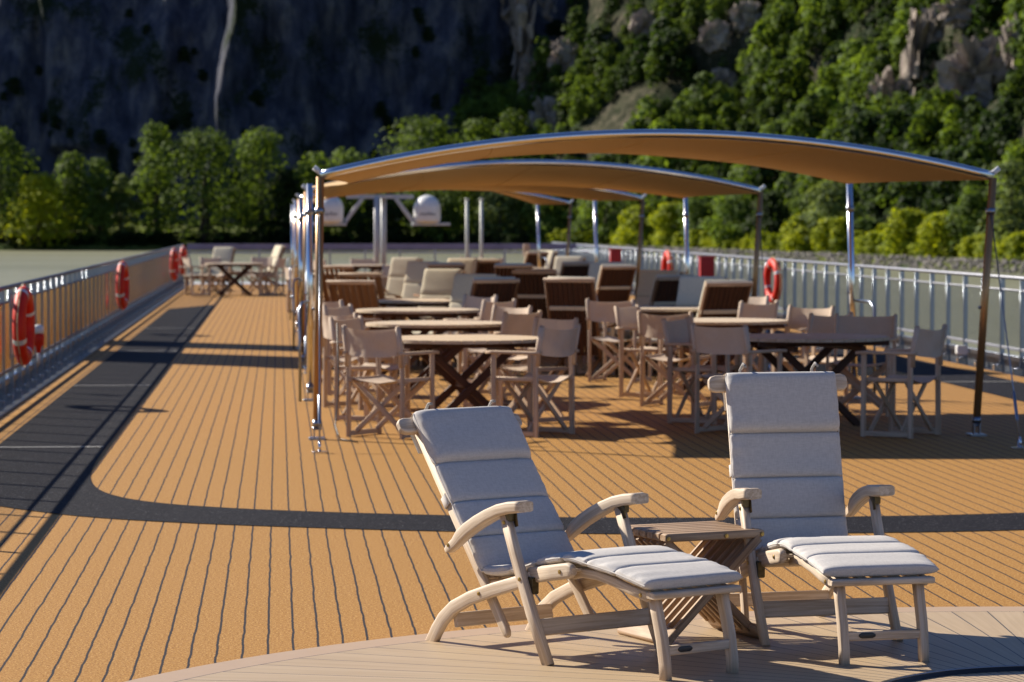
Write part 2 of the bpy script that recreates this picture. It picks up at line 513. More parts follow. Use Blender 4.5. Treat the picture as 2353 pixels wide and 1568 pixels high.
def dense(pts):
    out = []
    for i in range(len(pts)-1):
        p0 = pts[max(0, i-1)]; p1 = pts[i]; p2 = pts[i+1]; p3 = pts[min(len(pts)-1, i+2)]
        if p2[1]-p1[1] > 5: out.append(p1); continue
        if p3[1]-p2[1] > 5: p3 = (2*p2[0]-p1[0], 2*p2[1]-p1[1])
        for k in range(5):
            t = k/5
            out.append(tuple(0.5*((2*p1[c])+(-p0[c]+p2[c])*t+(2*p0[c]-5*p1[c]+4*p2[c]-p3[c])*t*t+(-p0[c]+3*p1[c]-3*p2[c]+p3[c])*t**3) for c in (0, 1)))
    out.append(pts[-1]); return out
inn = dense(inn); outr = dense(outr)
poly = tk_curve(outr, -1)[::-1] + tk_curve(outr[1:], 1) + tk_curve(inn, 1)[::-1] + tk_curve(inn[1:], -1)
sheet('running_track', poly, 0.004, M['track'])
for y0 in (22.6, 31.1, 39.4, 47.8):
    for x0 in (-2.12, 7.0):
        sheet('track_marking', [(x0, y0), (x0+0.8, y0), (x0+0.8, y0+0.05), (x0, y0+0.05)], 0.008, M['line'])
pl = [(PLAT[0]+PLAT[2]*math.cos(2*PI*k/160), PLAT[1]+PLAT[2]*math.sin(2*PI*k/160)) for k in range(160)]
b = MB(); b.prism(pl, -0.02, 0.008)
tag(b.build('teak_platform', M['teak']), kind='structure')
# steel gutters along the deck edge
for sx, x0, x1 in ((-1, -2.78, -2.42), (1, 8.12, 8.42)):
    b = MB(); b.box(((x0+x1)/2, 45, -0.045), (abs(x1-x0), 76, 0.05), 0.004)
    xo = x0+0.03 if sx < 0 else x1-0.03
    b.box((xo, 45, 0.06), (0.05, 76, 0.16), 0.004)
    tag(b.build('deck_gutter', M['gutter']), kind='structure')

sheet('river', [(-1500, -300), (400, -300), (400, 1050), (-1500, 1050)], WATER, M['water'])

# ---- banks and hills
def fbm(x, y, z, o=5):
    return mnoise.fractal(Vector((x, y, z)), 1.0, 2.1, o, noise_basis='PERLIN_ORIGINAL')
shore = [(150, -200), (147, 100), (140, 250), (128, 380), (114, 455), (107, 540), (101, 608), (92, 710), (80, 800), (60, 832), (20, 843), (-25, 845), (-79, 846), (-200, 842), (-600, 830)]
def resample(pts, step):
    out = []
    for a, c in zip(pts[:-1], pts[1:]):
        n = max(1, int(math.dist(a, c)/step))
        out += [(a[0]+(c[0]-a[0])*k/n, a[1]+(c[1]-a[1])*k/n) for k in range(n)]
    return out+[pts[-1]]
sh = resample(shore, 8)
def inland(i, pts):
    a = Vector(pts[max(0, i-3)]); c = Vector(pts[min(len(pts)-1, i+3)])
    t = (c-a).normalized()
    return Vector((t.y, -t.x))
rows = []
for i, p in enumerate(sh):
    n = inland(i, sh)
    r = []
    for (d, z) in ((-8, -1.5), (0, 0), (2.5, 1.1), (5, 1.6), (16, 2.0), (40, 3.5), (130, 9)):
        q = Vector(p)+n*d
        z2 = WATER+z+(fbm(q.x*0.05, q.y*0.05, 3)*0.5 if d > 5 else 0)
        r.append((q.x, q.y, z2))
    rows.append(r)
b = MB(); b.grid(rows)
tag(b.build('river_bank', M['bank']), kind='structure')

# hillside on the right, turning to face the river bend
foot = [(168, 60), (162, 250), (150, 400), (137, 500), (126, 590), (118, 660), (108, 740), (98, 810), (86, 868), (70, 900), (52, 918)]
ft = resample(foot, 6)
NU = 46
hill_P = []
for i, p in enumerate(ft):
    t = i/(len(ft)-1)
    k = min(1, max(0, (p[1]-640)/260))
    dirv = Vector((1.0-0.72*k, 0.22+0.75*k)).normalized()
    row = []
    for j in range(NU):
        u = j*3.2
        q = Vector(p)+dirv*u
        h = 0.80*u + 0.0016*u*u
        d = fbm(q.x*0.016, q.y*0.016, h*0.012, 5)
        rid = 1-abs(fbm(q.x*0.022+9, q.y*0.022, 4, 4))*2
        amp = min(1, u/22)
        q2 = q + Vector((-dirv.x, -dirv.y))*(d*15*amp)
        row.append((q2.x, q2.y, WATER+3.5+h+(d*8+rid*4.0)*amp))
    hill_P.append(row)
b = MB(); b.grid(hill_P)
hillo = tag(b.build('hillside', M['hill']), kind='structure')
hv = [Vector(p) for r in hill_P for p in r]
hf = [(i*NU+j, i*NU+j+1, (i+1)*NU+j+1, (i+1)*NU+j) for i in range(len(hill_P)-1) for j in range(NU-1)]
hill_bvh = BVHTree.FromPolygons(hv, hf)
def hit_hill(px, py):
    d = ray(px, py).normalized()
    return hill_bvh.ray_cast(Vector((0, 0, EYE)), d)

# shaded cliff behind the far bank
def rib(x, h, x0, slant, wl, wr, a, h0=0):
    xr = x0 + slant*(h-30) + fbm(h*0.03, x0, 0.3, 4)*2.2
    d = x-xr
    if d < -wl or d > wr: return 0.0
    return a*((1+d/wl) if d < 0 else (1-d/wr))
def cliff_y(x, h):
    y = 962 + h*0.30 + max(0, (-x-90))*0.05
    y += min(60, max(0, -24+0.10*(h-30)-x))*0.55
    y += fbm(x*0.011, h*0.008, 1.0, 4)*13
    y += fbm(x*0.06, h*0.015, 7.0, 5)*8
    y += fbm(x*0.16, h*0.06, 2.0, 4)*2.2
    y -= rib(x, h, -21, 0.16, 3.4, 46, 27)
    y -= rib(x, h, -74, -0.08, 2.4, 26, 8) if h > 30 else 0
    
    
    return y
CP = []
xs = [-330+2.6*i for i in range(80)] + [-122+1.0*i for i in range(262)]
for x in xs:
    row = []
    for j in range(56):
        h = -2+j*1.72
        row.append((x, cliff_y(x, h), WATER+2+h))
    hh = row[-1][2]
    row.append((x, row[-1][1]+30, hh+6+fbm(x*0.05, 2, 2)*4))
    row.append((x, row[-1][1]+120, hh+4))
    CP.append(row)
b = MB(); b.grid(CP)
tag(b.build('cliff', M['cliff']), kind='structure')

# riprap stones along the right-hand waterline
def icoverts():
    bm = bmesh.new(); bmesh.ops.create_icosphere(bm, subdivisions=1, radius=1.0)
    v = np.array([x.co[:] for x in bm.verts]); f = np.array([[y.index for y in x.verts] for x in bm.faces]); bm.free()
    return v, f
IV, IF = icoverts()
def mesh_np(name, V, F, mat, smooth=False, tint=None, grain=False):
    me = bpy.data.meshes.new(name)
    nv = len(V); nf = len(F); k = F.shape[1]
    me.vertices.add(nv); me.vertices.foreach_set('co', V.astype(np.float32).ravel())
    me.loops.add(nf*k); me.loops.foreach_set('vertex_index', F.astype(np.int32).ravel())
    me.polygons.add(nf)
    me.polygons.foreach_set('loop_start', np.arange(0, nf*k, k, dtype=np.int32))
    me.polygons.foreach_set('loop_total', np.full(nf, k, dtype=np.int32))
    if smooth: me.polygons.foreach_set('use_smooth', np.ones(nf, dtype=bool))
    if tint is not None:
        a = me.attributes.new('tint', 'FLOAT', 'POINT'); a.data.foreach_set('value', tint.astype(np.float32))
    me.materials.append(mat)
    me.update(calc_edges=True); me.validate()
    return me
def mesh_obj(name, me, parent=None):
    o = bpy.data.objects.new(name, me); COL.objects.link(o)
    if parent is not None: o.parent = parent
    return o
rng = np.random.default_rng(5)
VV = []; FF = []; o_ = 0
for i, p in enumerate(resample(shore[3:11], 0.55)):
    pass
rs = resample(shore[3:11], 0.42)
for i, p in enumerate(rs):
    n = inland(i, rs)
    for k in range(2):
        d = rng.uniform(-0.8, 4.2)
        s = rng.uniform(0.22, 0.55)
        v = IV*(1+rng.normal(0, 0.18, (len(IV), 1)))*s*np.array([1, rng.uniform(0.7, 1.2), rng.uniform(0.6, 0.9)])
        a = rng.uniform(0, 6.28); R = np.array([[math.cos(a), -math.sin(a), 0], [math.sin(a), math.cos(a), 0], [0, 0, 1]])
        z = WATER + max(-0.2, min(1.55, d*0.45))
        VV.append(v@R.T + np.array([p[0]+n.x*d, p[1]+n.y*d, z+0.1])); FF.append(IF+o_); o_ += len(IV)
tag(mesh_obj('riprap', mesh_np('riprap', np.vstack(VV), np.vstack(FF), M['riprap'])), 'grey riprap stones piled along the right river bank', 'riprap', kind='stuff')

# ---- foliage
def crown(seed, height, width, nl, nq, qs, base=0.12, conical=0.0, droop=0.0):
    r = np.random.default_rng(seed)
    nl = int(nl*2.2)
    cs = []; rad = []
    for k in range(nl):
        t = (k+r.uniform(0, 1))/nl
        prof = (math.sin(PI*(0.26+0.66*t))**0.75)*(1-conical*t)
        a = k*2.4+r.uniform(-0.6, 0.6); q = math.sqrt(r.uniform(0.15, 1))
        R = width*r.uniform(0.15, 0.30)*(0.6+0.4*prof)
        R = min(R, height*0.24)
        ro = max(0.0, width*0.5*prof*r.uniform(0.75, 1.20)-R*0.8)*q
        cs.append((ro*math.cos(a), ro*math.sin(a), min(height-R*0.8, max(R*0.35, height*(base+(1-base)*t)*r.uniform(0.88, 1.05))))); rad.append(R)
    cs = np.array(cs); rad = np.array(rad)
    idx = r.choice(nl, nq, p=rad**2/np.sum(rad**2))
    d = r.normal(0, 1, (nq, 3)); d /= np.linalg.norm(d, axis=1)[:, None]
    d[:, 2] = np.where(d[:, 2] < -0.5, -d[:, 2]*0.5, d[:, 2])
    rr = rad[idx]*(r.uniform(0.70, 1.10, nq))
    c = cs[idx] + d*rr[:, None]*np.array([1, 1, 0.8])
    c[:, 2] = np.maximum(c[:, 2], 0.0)
    nrm = d*0.9 + r.normal(0, 0.42, (nq, 3)) + np.array([-0.25, 0, 0.55]); nrm /= np.linalg.norm(nrm, axis=1)[:, None]
    ref = r.normal(0, 1, (nq, 3))
    U = np.cross(nrm, ref); U /= np.linalg.norm(U, axis=1)[:, None]
    W = np.cross(nrm, U)
    s = (qs*r.uniform(0.55, 1.25, nq))[:, None]
    asp = r.uniform(0.5, 0.9, nq)[:, None]
    V = np.stack([c-U*s*0.5, c-W*s*0.5*asp, c+U*s*0.5, c+W*s*0.5*asp], 1).reshape(-1, 3)
    F = np.arange(nq*4).reshape(-1, 4)
    lob = r.uniform(0, 1, nl)
    tint = np.clip(0.5*lob[idx]+0.5*r.uniform(0, 1, nq), 0, 1)
    return V, F, np.repeat(tint, 4), cs
def trunk_mb(cs, height, width):
    t = MB()
    r0 = width*0.035+0.12
    top = Vector((random.uniform(-.3, .3), random.uniform(-.3, .3), height*0.72))
    t.tube([(0, 0, -1.0), (top.x*0.3, top.y*0.3, height*0.22), (top.x*0.7, top.y*0.7, height*0.48), top], [r0*1.25, r0, r0*0.65, r0*0.2], 8)
    for k in range(min(7, len(cs))):
        c = Vector(cs[k])
        z0 = max(height*0.16, min(c.z*0.6, height*0.55))
        s0 = Vector((top.x*z0/height, top.y*z0/height, z0))
        mid = s0.lerp(c, 0.5)+Vector((0, 0, height*0.03))
        t.tube([s0, mid, c], [r0*0.45, r0*0.3, r0*0.1], 6)
    return t
def tree(px, topy, Y, width_px, basez, mat, label, seed, nl=16, nq=1500, qs=1.25, base=0.06, conical=0.0, name='riverside_tree', cat='tree', droop=0.0):
    p = at_y(px, topy, Y)
    height = p.z - basez
    width = width_px*Y/FOC
    t = thing(name, label, cat, (p.x, Y, basez), 0.0, 'trees and bushes along the far river bank')
    V, F, ti, cs = crown(seed, height, width, nl, nq, qs, base, conical, droop)
    mesh_obj('crown', mesh_np('crown', V, F, M[mat], tint=ti), t)
    trunk_mb(cs, height, width).build('trunk', M['bark'], t)
    return t
BZ = WATER+1.2
LT = [
 (2, 292, 866, 110, 'leaf_mid', 'tall dark tree at the far left edge of the river bank', 18, 0.05),
 (92, 398, 858, 120, 'leaf_bright', 'low bright yellow green tree nearest the left edge on the far bank', 14, 0.03),
 (165, 348, 866, 95, 'leaf_mid', 'round olive tree left of the tall poplar on the far bank', 14, 0.05),
 (228, 362, 862, 75, 'leaf_mid', 'small round green tree just left of the tall poplar', 12, 0.05),
 (278, 400, 866, 60, 'leaf_grey', 'low greyish bush tucked left of the tall poplar', 8, 0.03),
 (358, 277, 866, 92, 'leaf_mid', 'tall narrow poplar with layered crown standing above its neighbours on the left bank', 20, 0.05),
 (470, 294, 862, 175, 'leaf_mid', 'broad full green tree to the right of the tall poplar', 26, 0.04),
 (598, 292, 868, 120, 'leaf_mid', 'tall pale green tree left of the canopy posts on the far bank', 18, 0.05),
 (660, 388, 864, 90, 'leaf_dark', 'low dark tree just left of the canopy posts', 10, 0.04),
 (722, 348, 866, 100, 'leaf_mid', 'rounded green tree directly behind the left canopy post tops', 12, 0.04),
 (800, 340, 868, 110, 'leaf_mid', 'green tree rising above the left end of the canopy beam', 12, 0.04),
 (975, 262, 872, 170, 'leaf_mid', 'big sunlit green tree above the left half of the front canopy', 24, 0.04),
 (1098, 266, 874, 110, 'leaf_mid', 'mid green tree right of the big sunlit tree above the canopy', 14, 0.04),
 (1180, 248, 880, 100, 'leaf_mid', 'slim green tree beneath the rock spur above the canopy', 12, 0.04),
 (880, 452, 858, 130, 'leaf_dark', 'dark low tree behind the satellite domes', 12, 0.03),
 (1010, 440, 856, 110, 'leaf_mid', 'shadowed tree behind the right satellite dome', 12, 0.03),
 (1150, 430, 852, 120, 'leaf_grey', 'grey green tree behind the two slender pale poles', 12, 0.03),
 (1255, 452, 846, 110, 'leaf_mid', 'small green tree seen between the rear canopy posts', 10, 0.03),
]
for i, (px, ty, Y, wp, mt, lb, nl, bs) in enumerate(LT):
    tree(px, ty, Y-9, wp*1.5, BZ, mt, lb, 100+i, nl, 2000+int(wp*19), 1.15, bs)
RT = [
 (1392, 446, 800, 120, 'leaf_mid', 'bushy bright tree right of the third canopy post', 14, 1.2),
 (1470, 470, 770, 90, 'leaf_bright', 'yellow green bush between two right canopy posts', 10, 1.2),
 (1542, 462, 745, 80, 'leaf_bright', 'small sunlit bush left of the second canopy rear post', 10, 1.1),
 (1615, 445, 725, 100, 'leaf_mid', 'green tree directly behind the second canopy rear post', 12, 1.1),
 (1690, 448, 700, 105, 'leaf_mid', 'round leafy tree left of the second canopy front post', 14, 1.1),
 (1772, 436, 672, 85, 'leaf_dark', 'dark upright tree between the second and first canopy', 12, 1.1),
 (1858, 492, 640, 95, 'leaf_bright', 'low yellow bush left of the first canopy rear post', 12, 1.0),
 (1908, 412, 655, 110, 'leaf_grey', 'feathery pale tree behind the first canopy rear post', 14, 1.1),
 (1925, 500, 612, 100, 'leaf_bright', 'low yellow bush behind the first canopy rear post', 12, 0.95),
 (1990, 500, 598, 70, 'leaf_mid', 'small dark bush right of the first canopy rear post', 10, 0.95),
 (2085, 480, 570, 100, 'leaf_bright', 'bright yellow bush halfway between the right canopy posts', 14, 0.9),
 (2165, 488, 548, 100, 'leaf_bright', 'wide yellow green bush left of the front right canopy post', 14, 0.9),
 (2235, 440, 540, 90, 'leaf_mid', 'green tree directly behind the front right canopy post', 12, 0.9),
 (2325, 362, 520, 110, 'leaf_grey', 'tall grey green willow at the right edge of the bank', 16, 0.9),
 (2345, 535, 490, 70, 'leaf_bright', 'low yellow bush at the right edge beneath the willow', 9, 0.85),
]
def bank_y(px, want):
    Y = 420.0
    while Y < 850:
        p = at_y(px, 560, Y)
        j = min(range(len(sh)), key=lambda k: (sh[k][0]-p.x)**2+(sh[k][1]-p.y)**2)
        n = inland(j, sh)
        if (p.x-sh[j][0])*n.x+(p.y-sh[j][1])*n.y >= want: return Y
        Y += 3
    return Y
for i, (px, ty, Y, wp, mt, lb, nl, qs) in enumerate(RT):
    Y = bank_y(px, 9 if mt == 'leaf_bright' else 13)
    tree(px, ty, Y, wp*1.5, BZ+0.7, mt, lb, 200+i, nl, 1500+int(wp*14), qs*.9, 0.0, name='riverside_bush' if 'bush' in lb else 'riverside_tree', cat='bush' if 'bush' in lb else 'tree')

# rock outcrops breaking through the wood
OUT = [(1198, 95, 46, 210), (1300, 135, 60, 70), (1262, 275, 75, 75), (1716, 40, 55, 60), (1660, 190, 55, 50), (2112, 150, 55, 190), (2036, 225, 62, 110),
       (2245, 190, 135, 160), (2210, 25, 90, 60), (2330, 120, 50, 130), (1145, 40, 80, 120), (1250, 40, 50, 90), (1480, 60, 50, 60), (1640, 85, 60, 60), (2150, 70, 60, 90), (1216, 190, 40, 90)]
def outcrop(px, py, wpx, hpx, seed):
    hp = hit_hill(px, py+hpx*0.35)
    if hp[0] is None: return None
    c = hp[0]
    dist = c.y
    W = wpx*dist/FOC*0.5; H = hpx*dist/FOC*0.5
    nu, nv = 26, 18
    P = []
    zc = EYE + (CY-py)/FOC*dist - math.tan(PITCH)*dist
    for i in range(nu+1):
        row = []
        for j in range(nv+1):
            a = 2*PI*i/nu; f = PI*j/nv
            d = Vector((math.sin(f)*math.cos(a), math.sin(f)*math.sin(a), math.cos(f)))
            d2 = Vector((abs(d.x)**0.7*math.copysign(1, d.x), abs(d.y)**0.7*math.copysign(1, d.y), abs(d.z)**0.8*math.copysign(1, d.z)))
            n_ = 1.05-abs(fbm(d.x*1.6+seed*3, d.y*1.6, d.z*0.9, 5))*1.7 + fbm(d.x*5+seed, d.y*5, d.z*2, 4)*0.22
            row.append((c.x+d2.x*W*n_*1.45, c.y-1.0+d2.y*max(W, H)*0.8*n_, zc+d2.z*H*n_*1.35))
        P.append(row)
    b = MB(); b.grid(P, smooth=False)
    return tag(b.build('rock_outcrop', M['rock']), kind='structure')
for i, o4 in enumerate(OUT): outcrop(*o4, seed=i+1)

# the wood on the hillside reads as one mass
protos = []
for k in range(7):
    V, F, ti, cs = crown(300+k, 1.0, random.uniform(0.8, 1.05), 8, 460, 0.135, 0.05, 0.25 if k % 2 else 0.0)
    protos.append((V, F, ti))
HV = []; HT = []
rng = np.random.default_rng(11)
def near_rock(px, py):
    for (x, y, w_, h_) in OUT:
        if abs(px-x) < w_*0.55 and -h_*0.5 < py-y < h_*0.30: return True
    return False
def proj(p):
    d = Vector(p)-Vector((0, 0, EYE)); z = d.dot(_fw)
    return CX+FOC*d.dot(_rt)/z, CY-FOC*d.dot(_up)/z
cnt = 0
for i in range(int(len(ft)*0.36), len(ft)):
    for j in range(1, NU-1):
        for q in range(2):
            if rng.uniform() > 0.80: continue
            ii = min(len(ft)-1, i+rng.uniform(0, 1)); jj = j+rng.uniform(0, 1)
            a0 = Vector(hill_P[int(ii)][int(jj)]); 
            p = a0+Vector((rng.uniform(-2.5, 2.5), rng.uniform(-2.5, 2.5), 0))
            gx = fbm(p.x*0.03, p.y*0.03, p.z*0.02+5, 3)
            if gx < -0.27: continue
            H = rng.choice([rng.uniform(3.0, 5.5), rng.uniform(5.5, 9.0), rng.uniform(9.0, 15.0)], p=[.40, .42, .18])
            px, py = proj((p.x, p.y, p.z+H*0.6))
            if px < 1060 or px > 2900 or py < -420: continue
            if near_rock(px, py): continue
            V, F, ti = protos[rng.integers(len(protos))]
            a = rng.uniform(0, 6.28); R = np.array([[math.cos(a), -math.sin(a), 0], [math.sin(a), math.cos(a), 0], [0, 0, 1]])
            HV.append((V*np.array([H*0.95, H*0.95, H]))@R.T + np.array([p.x, p.y, p.z-0.6]))
            HT.append(np.clip(ti*0.7+rng.uniform(-0.25, 0.35)+0.8*fbm(p.x*0.03, p.y*0.03, p.z*0.035, 3)-.06, 0, 1)); cnt += 1
HVs = np.vstack(HV)
tag(mesh_obj('hillside_wood', mesh_np('hillside_wood', HVs, np.arange(len(HVs)).reshape(-1, 4), M['leaf_mid'], tint=np.concatenate(HT))), 'mixed green wood covering the steep hillside', 'wood', kind='stuff')
# low understorey along the river bank
UV = []; UT = []
us = resample(shore[3:14], 2.2)
for i, p in enumerate(us):
    n = inland(i, us)
    far = p[1] > 825
    for k in range(4):
        d = rng.uniform(1.0, 26.0) if far else rng.uniform(19, 36)
        H = rng.uniform(2.0, 5.0) if far else rng.uniform(2.5, 7.5)
        V, F, ti = protos[rng.integers(len(protos))]
        x = p[0]+n.x*d; y = p[1]+n.y*d
        px, py = proj((x, y, 0))
        if px < -250 or px > 2600: continue
        UV.append(V*np.array([H*1.3, H*1.3, H])+np.array([x, y, WATER+(0.6 if far else 1.2+max(0, d-16)*0.06)])); UT.append(ti*0.7)
UVs = np.vstack(UV)
tag(mesh_obj('bank_scrub', mesh_np('bank_scrub', UVs, np.arange(len(UVs)).reshape(-1, 4), M['leaf_dark'], tint=np.concatenate(UT))), 'dark low scrub growing along the river bank', 'scrub', kind='stuff')
UV = []; UT = []
us = resample(shore[3:10], 3.0)
for i, p in enumerate(us):
    n = inland(i, us)
    for k in range(2):
        if fbm(i*0.09, k*3.0, 2.0, 3) < -0.12: continue
        d = rng.uniform(8, 15); H = rng.uniform(1.6, 5.2)
        V, F, ti = protos[rng.integers(len(protos))]
        UV.append(V*np.array([H*1.25, H*1.25, H])+np.array([p[0]+n.x*d, p[1]+n.y*d, WATER+1.3])); UT.append(np.clip(ti*0.8+rng.uniform(-.2, .3), 0, 1))
UVs = np.vstack(UV)
tag(mesh_obj('bank_bushes', mesh_np('bank_bushes', UVs, np.arange(len(UVs)).reshape(-1, 4), M['leaf_bright'], tint=np.concatenate(UT))), 'thicket of yellow green scrub along the right river bank', 'scrub', kind='stuff')
# ivy and scrub clinging to the shaded cliff
CV = []; CT = []
for k in range(230):
    x = rng.uniform(-150, 95); h = rng.uniform(0, 86)*rng.uniform(0.3, 1)
    if fbm(x*0.04, h*0.05, 8, 3) < 0.0 and h > 14: continue
    y = cliff_y(x, h)
    V, F, ti = protos[rng.integers(len(protos))]
    s = rng.uniform(2.5, 6.5)
    CV.append(V*np.array([s*1.3, s*0.6, s]) + np.array([x, y-0.6, WATER+2+h-s*0.4])); CT.append(ti*0.5)
CVs = np.vstack(CV)
tag(mesh_obj('cliff_scrub', mesh_np('cliff_scrub', CVs, np.arange(len(CVs)).reshape(-1, 4), M['leaf_dark'], tint=np.concatenate(CT))), 'dark scrub clinging to the shaded cliff face', 'scrub', kind='stuff')

# ------------------------------------------------------------------ deck chairs (steamer type)
PIV = (0.336, 0.226)
SH = 0.66
def deck_chair(label, theta, wood, cush, group=None, slat=None, fine=True, cushion=True, seed=1):
    slat = slat or wood
    nb = 2 if fine else 1
    t = thing('deck_chair', label, 'deck chair', (0, 0, 0), 0, group)
    th = math.radians(theta)
    u = Vector((0, math.cos(th), math.sin(th)))
    nrm = Vector((0, math.sin(th), -math.cos(th)))           # to the front of the back
    P = Vector((0, PIV[0]-SH, PIV[1]))
    def pt(x, s, z): return Vector((x, s-SH, z))
    Wm = M[wood]; Sm = M[slat]
    def bolt(parent, x, s, z, r=0.0085):
        if not fine: return
        b = MB()
        sg = 1 if x > 0 else -1
        b.tube([pt(x, s, z), pt(x+sg*0.003, s, z)], [r, r*0.9], 12)
        b.tube([pt(x+sg*0.002, s, z), pt(x+sg*0.0045, s, z)], [r*0.55, r*0.45], 6)
        b.build('bolt', M['brass'], parent)
    bp = P + u*(0.235 if theta > 115 else 0.265)
    dlt = Vector((0, bp.y+SH-0.19, bp.z-0.41))
    for sg in (1, -1):
        b = MB()
        b.sweep([pt(sg*.252, *q) for q in ((-.014, -.016), (.03, .047), (.075, .098), (.15, .152), (.26, .200), (.415, .248), (.595, .297), (.672, .324))], (1, 0, 0), .030, .057, .009, nb,
                [(1, 1.05), (1, 1.05), (1, 1.02), (1, 1), (1, .95), (1, .95), (1, .92), (1, .88)])
        o = b.build('rear_leg', Wm, t); bolt(o, sg*.268, .336, .226)
        b = MB()
        b.sweep([pt(sg*.284, .535, .552), pt(sg*.284, .60, .41), pt(sg*.284, .705, .19), pt(sg*.284, .812, -.004)], (1, 0, 0), .032, .048, .008, nb, [(1, .95), (1, 1), (1, 1), (1, 1)])
        o = b.build('front_leg', Wm, t); bolt(o, sg*.301, .648, .315); bolt(o, sg*.301, .548, .527)
        b = MB()
        ap = [(.158, .383), (.172, .392), (.215, .419), (.25, .449), (.30, .480), (.37, .515), (.44, .545), (.52, .573), (.59, .588), (.645, .595), (.672, .596)]
        sc = [(.62, .45), (.66, .72), (.72, .82), (.80, 1.08), (.9, 1.12), (1, 1.1), (1.12, 1.04), (1.22, 1), (1.30, .98), (1.30, .96), (1.22, .84)]
        pp = []
        for (s_, z_) in ap:
            k = max(0, min(1, 1-(s_-.19)/(.585-.19)))
            pp.append(pt(sg*.287, s_, z_)+dlt*k)
        b.sweep(pp, (1, 0, 0), .058, .047, .010, nb+1, sc)
        o = b.build('arm', Wm, t)
        bq = bp + Vector((sg*.309, -.006, -.002)); bolt(o, sg*.307, bq.y+SH, bq.z)
        b = MB()
        b.sweep([pt(sg*.268, .535, .568), pt(sg*.268, .575, .55), pt(sg*.268, .588, .512)], (1, 0, 0), .004 if fine else .006, .036, .002, 1, [(1, .5), (1, 1), (1, .55)])
        b.box(pt(sg*.284, .562, .548), (.030, .03, .03), .004)
        b.build('arm_bracket', M['dark_brass'], t)
        b = MB()
        b.sweep([P+Vector((sg*.216, 0, 0))-u*.205, P+Vector((sg*.216, 0, 0))-u*.192, P+Vector((sg*.216, 0, 0))-u*.17, P+Vector((sg*.216, 0, 0)), P+Vector((sg*.216, 0, 0))+u*.80], (1, 0, 0), .024, .044, .007, nb,
                [(.8, .4), (1, .8), (1, 1), (1, 1), (1, .9)])
        b.build('back_post', Wm, t)
        b = MB()
        b.sweep([pt(sg*.250, .652, .327), pt(sg*.250, .80, .352), pt(sg*.250, .895, .368), pt(sg*.250, .915, .369), pt(sg*.250, .926, .369)], (1, 0, 0), .030, .062, .012, nb, [(1, 1), (1, 1), (1, 1), (1, .85), (.9, .45)])
        o = b.build('seat_rail', Wm, t); bolt(o, sg*.266, .857, .361)
        b = MB()
        b.box(pt(sg*.262, .682, .292), (.028, .040, .065), .004); b.box(pt(sg*.24, .70, .322), (.04, .06, .006), .002)
        b.build('seat_bracket', M['dark_brass'], t)
        b = MB()
        b.sweep([pt(sg*.192, .855, .345), pt(sg*.192, .91, .357), pt(sg*.192, 1.0, .356), pt(sg*.192, 1.10, .342), pt(sg*.192, 1.20, .321), pt(sg*.192, 1.305, .303)], (1, 0, 0), .024, .036, .006, nb)
        o = b.build('footrest_rail', Wm, t); bolt(o, sg*.205, 1.27, .309)
        b = MB()
        b.sweep([pt(sg*.163, 1.300, .302), pt(sg*.163, 1.318, .24), pt(sg*.163, 1.345, .15), pt(sg*.163, 1.362, .06), pt(sg*.163, 1.366, -.003)], (1, 0, 0), .036, .040, .006, nb, [(1, 1.1), (1, 1), (1, 1), (1, .95), (1, .95)])
        b.build('footrest_leg', Wm, t)
    b = MB(); hc = P+u*.805+nrm*.006
    b.sweep([hc+Vector((x, 0, 0)) for x in (-.308, -.305, -.297, -.280, -.2, 0, .2, .280, .297, .305, .308)], u, .072, .032, .010, nb+1,
            [(.35, .6), (.62, .8), (.86, .95), (1, 1), (1, 1), (1.04, 1), (1, 1), (1, 1), (.86, .95), (.62, .8), (.35, .6)])
    b.build('head_rail', Wm, t)
    b = MB()
    for k in range(6):
        x = -.172+k*.0688
        b.bar(P+u*.06+nrm*.004+Vector((x, 0, 0)), P+u*.785+nrm*.004+Vector((x, 0, 0)), (1, 0, 0), .048, .012, .003, 1)
    b.bar(P+u*.075-nrm*.008+Vector((-.205, 0, 0)), P+u*.075-nrm*.008+Vector((.205, 0, 0)), u, .045, .016, .003, 1)
    b.build('back_slats', Sm, t)
    b = MB()
    for s_, z_ in ((.40, .272), (.47, .284), (.54, .297), (.61, .311), (.68, .327), (.75, .341), (.82, .354), (.885, .366)):
        b.bar(pt(-.235, s_, z_), pt(.235, s_, z_), (0, 1, .17), .052, .014, .003, 1)
    b.build('seat_slats', Sm, t)
    b = MB()
    for k in range(5):
        x = -.140+k*.07
        b.sweep([pt(x, .93, .370), pt(x, 1.02, .367), pt(x, 1.11, .354), pt(x, 1.20, .334), pt(x, 1.312, .318)], (1, 0, 0), .044, .012, .003, 1)
    b.build('footrest_slats', Sm, t)
    b = MB()
    b.sweep([pt(x, 1.335, .312) for x in (-.212, -.206, .206, .212)], (0, 1, 0), .056, .026, .008, nb, [(.8, .8), (1, 1), (1, 1), (.8, .8)])
    b.build('footrest_board', Wm, t)
    b = MB(); b.bar(pt(-.148, 1.356, .107), pt(.148, 1.356, .107), (0, 0, 1), .036, .022, .004, nb)
    o = b.build('footrest_stretcher', Wm, t)
    if fine:
        b = MB(); b.sweep([pt(x, 1.3685, .109) for x in (.105, .1, .092, .05, .042, .037)], (0, 0, 1), .022, .004, .002, 2, [(.3, 1), (.7, 1), (1, 1), (1, 1), (.7, 1), (.3, 1)])
        b.build('name_plate', M['black'], o)
    b = MB(); b.bar(pt(-.272, .735, .135), pt(.272, .735, .135), (0, -.25, 1), .066, .024, .005, nb); b.build('stretcher', Wm, t)
    b = MB(); b.bar(pt(-.240, .14, .098), pt(.240, .14, .098), (0, -.3, 1), .058, .024, .005, nb); b.build('stretcher', Wm, t)
